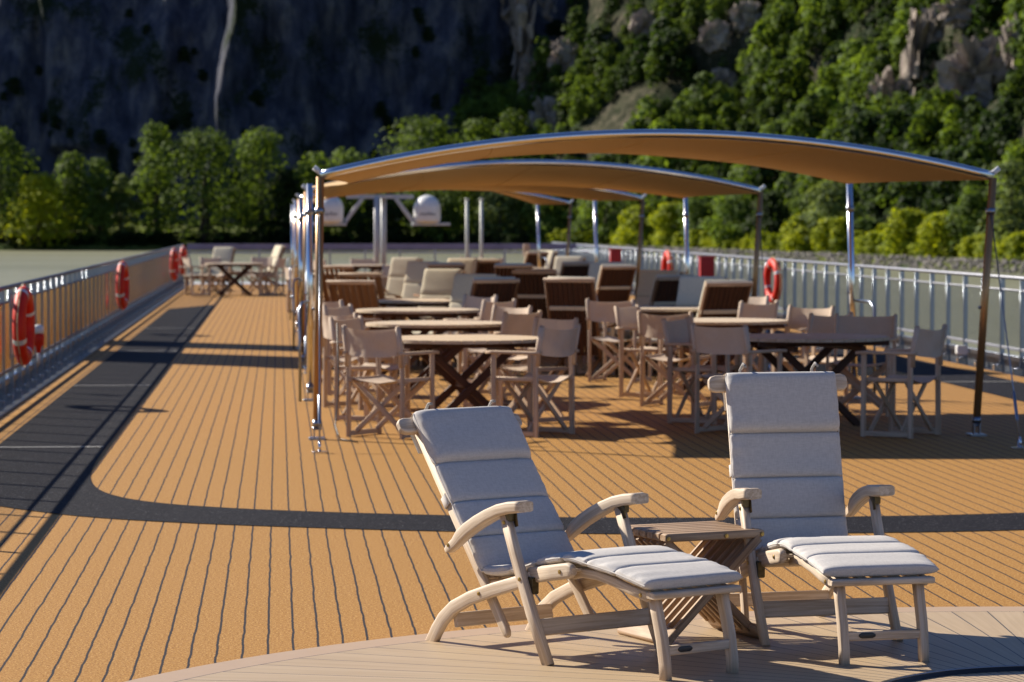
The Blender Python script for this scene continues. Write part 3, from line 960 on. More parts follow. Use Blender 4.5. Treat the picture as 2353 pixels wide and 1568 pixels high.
    if cushion: chair_cushion(t, P, u, nrm, M[cush], fine, seed)
    return t

def chair_cushion(t, P, u, nrm, mat, fine, seed):
    def pt(s, z): return Vector((0, s-SH, z))
    segs_back = [(.845, .59), (.59, .40), (.40, .23), (.23, .075)]
    def backp(d, off): return P+u*d+nrm*off
    ctr = []                                     # (point, half thickness, seam pinch 0..1)
    N = 22 if fine else 10
    rnd = random.Random(seed)
    for k, (d0, d1) in enumerate(segs_back):
        T = .046 if k == 0 else .029
        for i in range(N+1):
            if i == 0 and k > 0: continue
            v = .5-.5*math.cos(PI*i/N)
            d = d0+(d1-d0)*v
            pin = (1-abs(2*v-1)**9)**0.5 if 0 < v < 1 else 0.0
            off = (.046 if k == 0 else .041)
            ctr.append((backp(d, off), T*((0.16 if not (k == 0 and i == 0) else 0.1)+0.84*pin), v, k))
    sp = [backp(.075, .046), pt(.41, .318), pt(.50, .332), pt(.585, .352), pt(.67, .376), pt(.75, .396), pt(.83, .410), pt(.90, .412), pt(.98, .402), pt(1.06, .394), pt(1.15, .383), pt(1.24, .368), pt(1.335, .350)]
    # seat and leg segments follow this spine
    L = [0]
    for a, c in zip(sp[:-1], sp[1:]): L.append(L[-1]+(c-a).length)
    def spine(s):
        for i in range(len(L)-1):
            if s <= L[i+1] or i == len(L)-2:
                k = (s-L[i])/(L[i+1]-L[i])
                p0 = sp[max(0, i-1)]; p1 = sp[i]; p2 = sp[i+1]; p3 = sp[min(len(sp)-1, i+2)]
                return 0.5*((2*p1)+(p2-p0)*k+(2*p0-5*p1+4*p2-p3)*k*k+(3*p1-p0-3*p2+p3)*k**3)
    Lt = L[-1]
    cuts = [0, L[2], L[4], L[6], L[8], L[10], Lt]
    for q in range(6):
        for i in range(1, N+1):
            v = .5-.5*math.cos(PI*i/N)
            pin = (1-abs(2*v-1)**9)**0.5 if v < 1 else 0.0
            T = .024
            ctr.append((spine(cuts[q]+(cuts[q+1]-cuts[q])*v), T*(0.16+0.84*pin), v, 4+q))
    n = len(ctr)
    m = 44 if fine else 24
    V = []; G = []; Ld = 0
    for i, (p, T, v, k) in enumerate(ctr):
        a = ctr[max(0, i-1)][0]; c = ctr[min(n-1, i+1)][0]
        tg = (c-a).normalized()
        nn = Vector((1, 0, 0)).cross(tg)
        if nn.dot(nrm if k < 4 else Vector((0, 0, 1))) < 0: nn = -nn
        if i: Ld += (p-ctr[i-1][0]).length
        pinch = T/(.046 if k == 0 else (.029 if k < 4 else .024))
        W = .243 if k < 7 else .238
        if not fine: W *= .98
        W *= (0.975+0.025*min(1, pinch*1.1))
        for j in range(m):
            an = 2*PI*j/m
            cx_ = math.copysign(abs(math.cos(an))**0.26, math.cos(an)); sx_ = math.copysign(abs(math.sin(an))**0.62, math.sin(an))
            edge = abs(cx_)
            tuft = 1-0.03*(1-pinch)*(edge**6)
            h = T*sx_*(1.0-0.10*edge**4)
            x = W*cx_*tuft
            wr = 0.0
            if fine:
                e6 = edge**8
                wr = fbm(x*9+seed*7, Ld*26, k*3.1, 3)*0.006*(0.25+e6) + fbm(x*5, Ld*5, 11+seed, 2)*0.004
            q = p + Vector((x, 0, 0)) + nn*(h+wr*(1 if sx_ > 0 else 0.3))
            V.append(q); G.append((Ld, x, h+seed))
    F = [(i*m+j, i*m+(j+1) % m, (i+1)*m+(j+1) % m, (i+1)*m+j) for i in range(n-1) for j in range(m)]
    F += [tuple(range(m))[::-1], tuple((n-1)*m+j for j in range(m))]
    b = MB(); b.add(V, F, G, True)
    o = b.build('cushion', mat, t)
    if fine:
        for s_ in (1, -1):
            b = MB()
            b.tube([c[0]+Vector((s_*(.2415 if c[3] < 7 else .2365), 0, 0)) for c in ctr[2:-1]], .0030, 6)
            b.build('piping', mat, o)
    # ties at the seams
    if fine:
        for s in (1, -1):
            b = MB()
            b.tube([Vector((s*(.2362), 0, 0))+c[0] for c in ctr if 0.06 < c[2] < 0.94], .0022, 6) if False else None
            for k in (0, 1):
                pc = backp(.845-.012, .06)
                b.tube([pc+Vector((s*.16, 0, .035))-nrm*.0, pc+Vector((s*.16, 0, .052))-nrm*.03, pc+Vector((s*.16, 0, .035))-nrm*.07, pc+Vector((s*.16, 0, -.04))-nrm*.09], .006, 8)
            b.build('tie', mat, o)
    b = MB()
    for d in (.44,):
        b.sweep([backp(d, .02)+Vector((-.236, 0, 0)), backp(d, -.022)+Vector((-.232, 0, 0)), backp(d, -.026)+Vector((0, 0, 0)), backp(d, -.022)+Vector((.232, 0, 0)), backp(d, .02)+Vector((.236, 0, 0))], u, .05, .004, .001, 1)
    b.build('strap', mat, o)
    if not fine: return
    # flap of the headrest folded over the head rail
    b = MB()
    rows = []
    for d, off in ((.835, .05), (.850, .02), (.850, -.02), (.84, -.035), (.79, -.040), (.70, -.040)):
        rows.append([backp(d, off)+Vector((x, 0, 0)) for x in (-.23, -.12, 0, .12, .23)])
    for d, off in ((.70, -.030), (.79, -.028), (.84, -.022)):
        rows.append([backp(d, off)+Vector((x, 0, 0)) for x in (-.23, -.12, 0, .12, .23)])
    b.grid(rows, True, [(p.y, p.x, p.z) for r in rows for p in r])
    b.build('headrest_flap', mat, o)

HL = heading(.533, -.846)
dc = deck_chair('pale teak deck chair with grey cushion reclined low, left of the slatted side table', 128.6, 'pale_wood', 'linen', None, 'pale_wood', True, True, 1)
def place_chair(o, ox, oy, dx, dy):
    L_ = math.hypot(dx, dy); dx /= L_; dy /= L_
    o.location = (ox+dx*SH, oy+dy*SH, .008)
    o.rotation_euler = (0, 0, heading(dx, dy))
place_chair(dc, .83, 12.136, .533, -.846)
dc2 = deck_chair('pale teak deck chair with grey cushion and upright back, right of the slatted side table', 103.0, 'pale_wood', 'linen', None, 'pale_wood', True, True, 2)
place_chair(dc2, 2.066, 12.60, .180, -.984)

# slatted folding side table
def side_table(loc, rz):
    t = thing('side_table', 'low slatted teak side table with crossed legs between the two front deck chairs', 'side table', loc, rz)
    Lx, Dy, H = .43, .40, .45
    NS = 7
    b = MB(); b2 = MB(); b3 = MB()
    pitch = Dy/NS
    th = .020
    for k in range(NS):
        y = -Dy/2+pitch*(k+.5)
        b.sweep([(-Lx/2-.012, y, H-.018), (-Lx/2, y, H-.018), (Lx/2, y, H-.018), (Lx/2+.012, y, H-.018)], (0, 1, 0), pitch-.010, .034, .007, 2, [(.9, .7), (1, 1), (1, 1), (.9, .7)])
        yo = y-pitch*.25; yi = y+pitch*.25
        b2.bar((Lx/2-.01, yo, H-.035), (-Lx/2+.03, yo, .045), (0, 1, 0), .020, .036, .004, 1)
        b3.bar((-Lx/2+.01, yi, H-.035), (Lx/2-.03, yi, .045), (0, 1, 0), .020, .036, .004, 1)
    b.build('table_top', M['table_wood'], t)
    o2 = b2.build('leg_panel', M['table_wood'], t)
    o3 = b3.build('leg_panel', M['table_wood'], t)
    for o, sg in ((o2, -1), (o3, 1)):
        q = MB()
        x0 = sg*(Lx/2-.012)
        q.sweep([(x0, -Dy/2-.012, .032), (x0, -Dy/2, .032), (x0, Dy/2, .032), (x0, Dy/2+.012, .032)], (sg*.72, 0, .70), .030, .082, .008, 2, [(.8, .8), (1, 1), (1, 1), (.8, .8)])
        q.build('foot_board', M['table_wood'], o)
    for x in (-Lx/2+.0, .05, Lx/2-.0):
        q = MB(); q.tube([(x, -Dy/2+.004, H-.02), (x, -Dy/2-.001, H-.02)], [.0095, .008], 12); q.tube([(x, -Dy/2, H-.02), (x, -Dy/2-.003, H-.02)], .005, 6); q.build('bolt', M['brass'], t)
    return t
side_table((1.675, 12.03, .008), math.atan2(.36, .94))

# hot tub rim at the right front corner
t = thing('hot_tub', 'dark round hot tub rim cut off by the bottom right corner', 'hot tub', (TUB[0]+.0, TUB[1]-.05, 0))
b = MB(); b.lathe([(.80, -.02), (.80, .012), (.795, .02), (.77, .024), (.74, .02), (.735, -.05)], 72); b.build('rim', M['black'], t)
b = MB(); b.lathe([(.70, -.06), (.70, -.03), (.2, -.025), (.0, -.02)], 48); b.build('cover', M['black'], t)
b = MB(); b.tube([(.752*math.cos(a*PI/30), .752*math.sin(a*PI/30), .026) for a in range(60)], .003, 8, closed=True); b.build('trim', M['steel'], t)

# ------------------------------------------------------------------ director chairs and round tables
def director_chair(sd=1):
    t = thing('director_chair', 'chair', 'director chair')
    Wm = M['chair_wood']
    for sx in (1, -1):
        for sy, nm in ((.20, 'front_leg'), (-.20, 'rear_leg')):
            b = MB(); b.bar((sx*.262, sy*1.02, 0), (sx*.262, sy, .655), (1, 0, 0), .024, .042, .004, 1); b.build(nm, Wm, t)
        b = MB(); b.sweep([(sx*.266, -.255, .668), (sx*.266, -.2, .668), (sx*.266, .2, .668), (sx*.266, .265, .664)], (1, 0, 0), .052, .024, .006, 2, [(.8, 1), (1, 1), (1, 1), (.85, 1)]); b.build('arm', Wm, t)
        b = MB(); b.sweep([(sx*.262, -.222, .56), (sx*.262, -.226, .70), (sx*.262, -.262, .885)], (1, 0, 0), .026, .034, .005, 1); b.build('back_post', Wm, t)
        b = MB(); b.bar((sx*.262, -.22, .028), (sx*.262, .22, .028), (1, 0, 0), .022, .040, .004, 1); b.build('runner', Wm, t)
        b = MB(); b.bar((sx*.236, -.21, .455), (sx*.236, .21, .455), (1, 0, 0), .028, .032, .004, 1); b.build('seat_rail', Wm, t)
    for y in (.15, .12, -.12, -.15):
        s = 1 if y in (.15, -.12) else -1
        b = MB(); b.bar((-s*.245, y, .045), (s*.235, y, .445), (0, 1, 0), .020, .040, .004, 1); b.build('cross_brace', Wm, t)
    P = []; G = []
    for j in range(9):
        v = j/8
        row = []
        for i in range(13):
            x = -.245+.49*i/12
            z = .474-(.030+.006*sd)*(1-(x/.245)**2)-.006*math.sin(v*PI)+fbm(x*7, v*3, sd*5, 3)*.010*(1-(x/.245)**4)
            row.append((x, -.205+.41*v, z))
        P.append(row)
    bot = [[(x, y, z-.006) for (x, y, z) in r] for r in P]
    b = MB(); b.grid(P, True); b.grid([r[::-1] for r in bot], True)
    b.bar((-.243, .206, .470), (-.12, .206, .446), (0, 0, 1), .02, .006, .001, 1)
    b.build('seat', M['canvas'], t)
    P = []
    for j in range(7):
        v = j/6
        z = .655+.215*v
        yb = -.224-.036*max(0, (z-.70)/.185)
        row = []
        for i in range(17):
            x = -.262+.524*i/16
            bow = (.030+.012*sd)*(1-(x/.262)**2)*(1-.25*v)+fbm(x*9, v*2.5, sd*9, 3)*.012*(1-(x/.262)**6)
            row.append((x, yb-bow+.0, z-(.004+.007*sd)*(1-(x/.262)**2)))
        P.append(row)
    back = [[(x, y-.007, z) for (x, y, z) in r][::-1] for r in P]
    b = MB(); b.grid(P, True); b.grid(back, True)
    for sx in (1, -1):
        b.sweep([(sx*.262, -.222, .655), (sx*.262, -.226, .70), (sx*.262, -.259, .870)], (1, 0, 0), .038, .046, .016, 2)
    b.build('backrest', M['canvas'], t)
    return t
DCHS = [Placer(director_chair(1)), Placer(director_chair(2)), Placer(director_chair(3))]
DCN = [0]
def dchair(x, y, dx, dy, label, group='director chairs around the round tables'):
    DCN[0] += 1
    return DCHS[DCN[0] % 3](x, y, heading(dx, dy), label, group)

def round_table():
    t = thing('round_table', 'table', 'round table')
    R, z0, z1 = .68, .715, .742
    b = MB()
    n = 13
    wv = 2*R/n
    for k in range(n):
        x0 = -R+k*wv+.003; x1 = x0+wv-.006
        pl = []
        for i in range(7):
            x = x0+(x1-x0)*i/6; pl.append((x, math.sqrt(max(0, R*R-x*x))))
        pl = pl + [(x, -y) for x, y in pl[::-1]]
        pl = [p for i, p in enumerate(pl) if i == 0 or math.dist(p, pl[i-1]) > 1e-4]
        if math.dist(pl[0], pl[-1]) < 1e-4: pl.pop()
        b.prism(pl[::-1], z0, z1)
    o = b.build('table_top', M['top_wood'], t)
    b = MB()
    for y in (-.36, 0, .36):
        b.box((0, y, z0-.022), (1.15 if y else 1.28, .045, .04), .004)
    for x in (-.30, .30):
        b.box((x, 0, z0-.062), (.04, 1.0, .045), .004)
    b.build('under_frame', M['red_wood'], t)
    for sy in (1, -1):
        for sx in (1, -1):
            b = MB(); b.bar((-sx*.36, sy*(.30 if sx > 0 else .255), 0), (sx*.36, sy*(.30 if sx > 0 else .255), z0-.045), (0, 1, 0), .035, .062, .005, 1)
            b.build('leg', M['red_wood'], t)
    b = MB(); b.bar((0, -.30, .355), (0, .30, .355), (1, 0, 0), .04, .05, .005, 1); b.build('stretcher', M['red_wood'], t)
    return t
RTB = Placer(round_table())
def rtable(x, y, rz, label):
    return RTB(x, y, rz, label, 'round tables under the canopies')
rtable(1.52, 24.65, .15, 'slatted round teak table nearest the camera in the left row, sunlit top')
rtable(1.50, 28.35, .0, 'second slatted round table of the left row, wide sunlit edge')
rtable(1.52, 32.7, .2, 'third slatted round table of the left row')
rtable(1.85, 36.6, .1, 'fourth round table of the left row, nearest the loungers')
rtable(4.42, 24.75, .2, 'round table nearest the camera in the right row, its top in canopy shade')
rtable(4.28, 28.9, .05, 'second round table of the right row, pale sunlit top')
rtable(4.28, 33.2, .1, 'third round table of the right row, beside the dark loungers')
# left row
dchair(.88, 23.62, .62, .78, 'cream canvas director chair nearest the left canopy post, seen from behind')
dchair(2.02, 23.72, -.78, .62, 'cream canvas director chair right of the first left table, arm pointing left, seen from behind')
dchair(2.16, 25.35, -.80, -.55, 'cream director chair at the far right of the first left table, back edge sunlit')
dchair(.80, 25.65, .85, -.5, 'cream director chair on the far left side of the first left table')
dchair(.74, 27.3, .8, .6, 'cream director chair at the near left of the second left table, back folded')
dchair(2.03, 27.35, -.75, .66, 'cream director chair at the near right of the second left table, its back in shade')
dchair(2.08, 29.05, -.8, -.6, 'cream director chair at the far right of the second left table, top edge bright')
dchair(.80, 29.4, .85, -.5, 'cream director chair at the far left of the second left table')
dchair(.70, 31.6, .8, .6, 'cream director chair at the near left of the third left table')
dchair(2.12, 31.5, -.75, .66, 'cream director chair at the near right of the third left table, back in shade')
dchair(2.06, 33.4, -.8, -.6, 'cream director chair at the far right of the third left table, pale top edge')
# right row
dchair(3.68, 23.75, .72, .70, 'cream director chair directly behind the upright deck chair, half its back sunlit')
dchair(3.60, 25.15, .85, -.5, 'shaded director chair at the far left of the first right table, arm reaching left')
dchair(4.93, 23.4, -.80, .60, 'shaded director chair nearest the right canopy post, seen from behind')
dchair(5.10, 25.9, -.35, -.94, 'wide shaded director chair back at the far right of the first right table')
dchair(4.80, 26.75, -.6, .8, 'dark shaded director chair back between the first and second right tables')
dchair(3.66, 27.3, .55, .83, 'brown shaded director chair at the near left of the second right table')
dchair(3.62, 28.9, .85, -.5, 'cream director chair at the far left of the second right table, its arm sunlit')
dchair(4.98, 28.6, -.75, -.66, 'cream director chair with bright back edge beside the rear right post of the first canopy')
dchair(4.80, 30.8, -.6, .8, 'shaded director chair at the near right of the third right table')
dchair(5.05, 32.9, -.75, -.66, 'cream director chair with bright top at the far right of the third right table')
dchair(3.62, 31.6, .5, .86, 'sunlit director chair at the near left of the third right table')
dchair(3.66, 33.3, .85, -.5, 'director chair at the far left of the third right table, its back in shade')
# far tables with their chairs
def far_set(x, y, rz, lab, chairs):
    rtable(x, y, rz, 'round teak table '+lab)
    for k, (cx_, cy_, dx, dy, cl) in enumerate(chairs):
        dchair(x+cx_, y+cy_, dx, dy, 'cream director chair '+cl, 'director chairs at the far tables')
far_set(-1.02, 69.5, .1, 'alone at the far end of the open left deck', [
    (-.85, -.3, .95, .3, 'left of the lone table on the far left deck, back in shade'),
    (.85, -.35, -.95, .3, 'right of the lone table on the far left deck, bright back edge'),
    (-.45, .8, .5, -.86, 'behind the lone table on the far left deck, left one'),
    (.5, .8, -.5, -.86, 'behind the lone table on the far left deck, right one')])
far_set(1.25, 56.0, .1, 'behind the slatted loungers on the far left of the canopies', [
    (.82, -.4, -.9, .4, 'right of the table behind the slatted loungers'), (-.8, -.3, .9, .3, 'left of the table behind the slatted loungers'),
    (.7, .6, -.8, -.6, 'beyond the table behind the slatted loungers')])
far_set(1.9, 66.5, .3, 'far back on the left in front of the satellite mast', [
    (.8, -.45, -.85, .5, 'right of the far table in front of the satellite mast'), (-.8, -.4, .85, .5, 'left of the far table in front of the satellite mast'),
    (.0, .9, 0, -1, 'beyond the far table in front of the satellite mast')])
far_set(4.0, 69.0, .2, 'far back beneath the two slender pale poles', [
    (.8, -.4, -.85, .5, 'right of the far table beneath the pale poles'), (-.82, -.35, .85, .5, 'left of the far table beneath the pale poles'),
    (.4, .85, -.4, -.9, 'beyond the far table beneath the pale poles')])
far_set(4.9, 61.5, .2, 'beneath the fourth canopy', [
    (.8, -.4, -.85, .5, 'right of the table beneath the fourth canopy'), (-.8, -.35, .85, .5, 'left of the table beneath the fourth canopy')])

# ------------------------------------------------------------------ loungers in the middle of the deck
BL = .90
def sun_lounger(theta, cushion=True):
    t = thing('sun_lounger', 'x', 'sun lounger', (0, 0, 0), 0, 'loungers in the middle of the deck')
    th = math.radians(theta)
    u = Vector((0, math.cos(th), math.sin(th))); nrm = Vector((0, math.sin(th), -math.cos(th)))
    B = Vector((0, 0, .20))
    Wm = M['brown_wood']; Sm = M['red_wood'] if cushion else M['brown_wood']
    for sg in (1, -1):
        X = Vector((sg*.275, 0, 0))
        b = MB(); b.bar(B+X, B+X+u*(BL-.01), (1, 0, 0), .030, .050, .005, 1); b.build('back_post', Wm, t)
        b = MB(); b.sweep([(sg*.245, -.02, .30), (sg*.245, .5, .315), (sg*.245, 1.25, .34)], (1, 0, 0), .028, .060, .005, 1); b.build('seat_rail', Wm, t)
        b = MB(); b.bar((sg*.31, .42, 0), (sg*.31, .02, .52), (1, 0, 0), .030, .048, .005, 1); b.build('front_leg', Wm, t)
        b = MB(); b.bar((sg*.215, -.30, 0), (sg*.215, .36, .31), (1, 0, 0), .030, .052, .005, 1); b.build('rear_leg', Wm, t)
        b = MB(); b.bar((sg*.20, 1.20, 0), (sg*.20, 1.14, .33), (1, 0, 0), .030, .040, .005, 1); b.build('footrest_leg', Wm, t)
        b = MB(); b.sweep([B+X*1.12+u*.32-Vector((0, .06, 0)), (sg*.31, .10, .545), (sg*.31, .42, .555)], (1, 0, 0), .056, .026, .006, 1); b.build('arm', Wm, t)
    b = MB(); b.bar(B+u*BL+Vector((-.30, 0, 0)), B+u*BL+Vector((.30, 0, 0)), u, .045, .040, .006, 1); b.build('top_rail', M['chair_wood'], t)
    b = MB()
    n = 9 if cushion else 7
    w_ = .053 if cushion else .050
    for k in range(n):
        x = -.235+.47*k/(n-1)
        b.bar(B+u*.03+Vector((x, 0, 0)), B+u*(BL-.02)+Vector((x, 0, 0)), (1, 0, 0), w_, .014, .002, 1)
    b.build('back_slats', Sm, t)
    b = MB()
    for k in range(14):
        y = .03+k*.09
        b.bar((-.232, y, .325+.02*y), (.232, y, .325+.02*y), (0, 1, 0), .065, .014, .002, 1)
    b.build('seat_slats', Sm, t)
    if cushion:
        b = MB()
        for d in (.58,):
            o_ = -nrm*.017
            b.bar(B+u*d+o_+Vector((-.292, 0, 0)), B+u*d+o_+Vector((.292, 0, 0)), u, .045, .010, .002, 1)
        b.build('strap', M['beige'], t)
        rows = []
        segs = [(.92, .55), (.55, .12)]
        ring = []
        cs = []
        for k, (d0, d1) in enumerate(segs):
            for q in range(13):
                v = .5-.5*math.cos(PI*q/12); pin = (1-abs(2*v-1)**8)**.5
                cs.append((B+u*(d0+(d1-d0)*v)+nrm*.055, .040*(.35+.65*pin)))
        for y0, y1 in ((.05, .42), (.42, .80), (.80, 1.24)):
            for q in range(1, 11):
                v = .5-.5*math.cos(PI*q/10); pin = (1-abs(2*v-1)**8)**.5
                y = y0+(y1-y0)*v
                cs.append((Vector((0, y, .372+.02*y)), .035*(.35+.65*pin)))
        m = 24; V = []; G = []; Ld = 0
        for i, (p, T) in enumerate(cs):
            a_ = cs[max(0, i-1)][0]; c_ = cs[min(len(cs)-1, i+1)][0]
            nn = Vector((1, 0, 0)).cross((c_-a_).normalized())
            if nn.dot(Vector((0, .6, .8))) < 0: nn = -nn
            if i: Ld += (p-cs[i-1][0]).length
            for j in range(m):
                an = 2*PI*j/m
                x = .272*math.copysign(abs(math.cos(an))**.24, math.cos(an)); h = T*math.copysign(abs(math.sin(an))**.6, math.sin(an))
                V.append(p+Vector((x, 0, 0))+nn*(h+fbm(x*6, Ld*8, theta, 2)*.006)); G.append((Ld, x, h))
        n_ = len(cs)
        F = [(i*m+j, i*m+(j+1) % m, (i+1)*m+(j+1) % m, (i+1)*m+j) for i in range(n_-1) for j in range(m)] + [tuple(range(m))[::-1], tuple((n_-1)*m+j for j in range(m))]
        b = MB(); b.add(V, F, G, True); b.build('cushion', M['beige'], t)
    return t
LTH = {'tall': 107, 'beige': 112, 'dark': 113, 'bare': 115}
LNG = {k: Placer(sun_lounger(v, k != 'bare')) for k, v in LTH.items()}
def lounger(kind, px, py, dx, dy, label):        # px, py: where the middle of its top rail shows
    th = math.radians(LTH[kind])
    ht = .22+BL*math.sin(th)
    p = at(px, py, ht)
    l_ = math.hypot(dx, dy); dx /= l_; dy /= l_
    k = BL*-math.cos(th)
    return LNG[kind](p.x+dx*k, p.y+dy*k, heading(dx, dy), label, 'loungers in the middle of the deck')
FL = (-.48, -.88); AL = (-.42, .91); AR = (.45, .89)
lounger('tall', 1228, 622, *AR, 'left one of the two big dark slatted lounger backs beneath the second canopy')
lounger('tall', 1308, 640, *AR, 'right one of the two big dark slatted lounger backs beneath the second canopy')
lounger('beige', 1023, 622, *FL, 'wide bright beige cushioned lounger facing left in the centre of the deck')
lounger('beige', 1097, 634, *FL, 'shaded beige lounger just right of the wide bright beige one')
lounger('dark', 1140, 642, *AL, 'dark slatted lounger back covering the shaded beige lounger in the centre')
lounger('beige', 936, 595, *FL, 'tall beige cushioned lounger far back left of centre')
lounger('beige', 976, 604, *FL, 'beige lounger beside the tall beige one, partly in shade')
lounger('dark', 1026, 607, -.2, .98, 'dark lounger back directly behind the wide bright beige lounger')
lounger('beige', 1066, 597, *FL, 'beige lounger edge left of the dark framed lounger back')
lounger('dark', 1108, 598, .1, 1, 'dark lounger back with beige edges, far back in the centre')
lounger('dark', 1180, 609, -.1, 1, 'low dark lounger back left of the two big dark lounger backs')
lounger('beige', 1311, 592, *FL, 'bright beige lounger beneath the third canopy')
lounger('dark', 1330, 605, *AL, 'dark lounger back beneath the third canopy')
lounger('beige', 1396, 606, *FL, 'beige lounger left of the far red box on the right railing')
lounger('dark', 1422, 612, *AL, 'dark lounger back below the far red box on the right railing')
lounger('beige', 1520, 625, *FL, 'bright beige lounger in the first pair left of the nearest red life ring')
lounger('dark', 1556, 636, *AL, 'dark slatted lounger back next to the bright beige lounger on the right')
lounger('beige', 1618, 640, *FL, 'shaded beige lounger in the pair closest to the nearest red life ring')
lounger('dark', 1675, 649, *AL, 'dark slatted lounger back closest to the nearest red life ring')
lounger('bare', 806, 645, *AR, 'bare slatted lounger nearest the left canopy posts, light glowing between its slats')
lounger('bare', 826, 628, *AR, 'second bare slatted lounger behind the nearest one at the left posts')
lounger('bare', 771, 611, *AR, 'third bare slatted lounger far back at the left posts')
lounger('beige', 517, 570, *FL, 'pale lounger beyond the lone table at the end of the left deck')
lounger('beige', 646, 566, -.8, -.3, 'pale lounger just left of the canopy posts at the far end')
lounger('dark', 1236, 580, -.6, .8, 'brown slatted lounger far back right beside the fourth canopy post')
lounger('beige', 1262, 578, -.8, -.5, 'pale lounger leaning right beside the fourth canopy post')

# ------------------------------------------------------------------ canopies
def canopy(y0, y1, label, rise=.33, rrise=.30, rearz=(2.06, 2.10), lift=0.0, bulge=0.0, lean=.12, sb=None):
    xl, xr = .295, 5.53
    t = thing('shade_canopy', label, 'canopy', ((xl+xr)/2, y0, 0), 0, 'canopies over the deck')
    ox = (xl+xr)/2
    L, Rr = xl-ox, xr-ox
    D = y1-y0
    ch = M['chrome']
    tops = {}
    for (x, y, zt, ln, dr) in ((L, 0, 2.05, .03, -1), (Rr, 0, 2.05, lean, -1), (L, D, rearz[0], .0, 1), (Rr, D, rearz[1], -.06, 1)):
        b = MB(); b.tube([(x, y, .12), (x+ln, y, zt)], .031, 16)
        p = b.build('post', M['bronze'] if dr < 0 else ch, t)
        q = MB(); q.box((x, y, .008), (.13, .17, .016), .004); q.box((x-.022, y, .055), (.010, .06, .09), .003); q.box((x+.022, y, .055), (.010, .06, .09), .003)
        q.tube([(x-.035, y, .085), (x+.035, y, .085)], .012, 8); q.tube([(x, y, .10), (x, y, .15)], .036, 14)
        q.build('base_plate', M['steel'], p)
        q = MB(); q.tube([(x+ln*.85, y, zt*.86), (x+ln*.85, y, zt*.86+.045)], .040, 14); q.tube([(x+ln*.5-.034, y, 1.02), (x+ln*.5-.05, y, 1.02)], .014, 8); q.build('collar', M['steel'], p)
        tops[(x, y)] = (x+ln, y, zt)
        if dr < 0:
            ya = y-1.38
            b = MB(); b.tube([(x+ln*.8, y-.03, 1.78), (x, ya, .09)], .0055, 6)
            d = Vector((x, ya, .09))-Vector((x+ln*.8, y-.03, 1.78)); d.normalize()
            e = Vector((x, ya, .09))
            b.tube([e-d*.42, e-d*.40, e-d*.16, e-d*.14], [.007, .013, .013, .007], 8)
            w_ = b.build('stay_wire', M['steel'], t)
            q = MB(); q.box((x, ya, .006), (.11, .11, .012), .003); q.tube([(x, ya-.035, .012), (x, ya-.03, .07), (x, ya, .085), (x, ya+.03, .07), (x, ya+.035, .012)], .011, 8); q.build('deck_eye', M['chrome'], w_)
        else:
            sx = 1 if x > 0 else -1
            b = MB(); b.tube([(x+sx*.02, y, .94), (x+sx*.08, y-.35, .94), (x+sx*.10, y-.45, .88), (x+sx*.10, y-.47, .02)], .014, 8)
            q_ = b.build('side_brace', M['steel'], t)
    def zf(u): return 2.05+rise*(1-(2*u-1)**2)
    b = MB()
    a, c = tops[(L, 0)], tops[(Rr, 0)]
    b.tube([(a[0]+(c[0]-a[0])*k/40, 0, zf(k/40)+.012) for k in range(41)], .036, 14)
    fb = b.build('front_beam', ch, t)
    for e, sg in ((a, -1), (c, 1)):
        q = MB(); q.tube([(e[0]+sg*.01, 0, 2.06), (e[0]-sg*.035, .0, 2.14)] if False else [(e[0]-sg*.03, 0, 2.07), (e[0]+sg*-.0, 0, 2.085), (e[0]+sg*.05, 0, 2.125)], .022, 10); q.build('end_cap', M['white'], fb)
    def fab(u, v):
        ins = .26*math.sin(PI*v)**1.0
        xa = (tops[(L, 0)][0]*(1-v)+tops[(L, D)][0]*v)+ins+.03
        xb = (tops[(Rr, 0)][0]*(1-v)+tops[(Rr, D)][0]*v)-ins-.03
        x = xa+(xb-xa)*u
        zr = (rearz[0]*(1-u)+rearz[1]*u)-.03+rrise*(1-(2*u-1)**2)
        z = (zf(u)-.012)*(1-v)+zr*v
        z += -0.018*math.sin(PI*v)*(1-(2*u-1)**4) + fbm(x*.9, v*3.1, y0, 3)*.012*math.sin(PI*u) + bulge*math.sin(PI*v)*math.sin(PI*u) + lift*v*math.sin(PI*u)
        if sb: z += sb[2]*math.exp(-((u-sb[0])/sb[1])**2)*math.sin(PI*min(1, v*1.25))**1.0*(1-v)*1.6*min(1, u*14, (1-u)*14)
        crn = (max(0, 1-u/.28)**1.5)*(max(0, (v-.45)/.55)**1.0)
        z += .0*crn
        y = .0+(D-.05)*v - .16*math.sin(PI*u)*v**3
        return (x, y, z)
    NU_, NV_ = 36, 18
    P = [[fab(i/NU_, j/NV_) for j in range(NV_+1)] for i in range(NU_+1)]
    b = MB(); b.grid(P, True)
    b.grid([[(x, y, z-.003) for (x, y, z) in r][::-1] for r in P], True)
    fo = b.build('fabric', M['awning'], t)
    q = MB()
    for u in (0, 1):
        q.tube([fab(u, k/14) for k in range(15)], .008, 6)
    q.tube([fab(k/20, 1) for k in range(21)], .008, 6)
    q.build('hem', M['awning'], fo)
    q = MB()
    for u in (.25, .5, .75):
        q.tube([tuple(Vector(fab(u, k/14))-Vector((0, 0, .004))) for k in range(15)], .007, 4)
    q.build('seam', M['awning'], fo)
    return t
canopy(23.35, 28.4, 'large tan shade canopy nearest the camera with arched front beam')
canopy(34.8, 40.0, 'second tan shade canopy behind the front one', rearz=(2.0, 2.05), rrise=.19, sb=(.09, .09, .13))
canopy(46.2, 51.6, 'third shade canopy, mostly hidden behind the second one', bulge=.02, rrise=.2, sb=(.06, .08, .14))
canopy(57.7, 63.1, 'farthest shade canopy with bright white upper side', lift=.2, bulge=.05, sb=(.72, .28, .22))
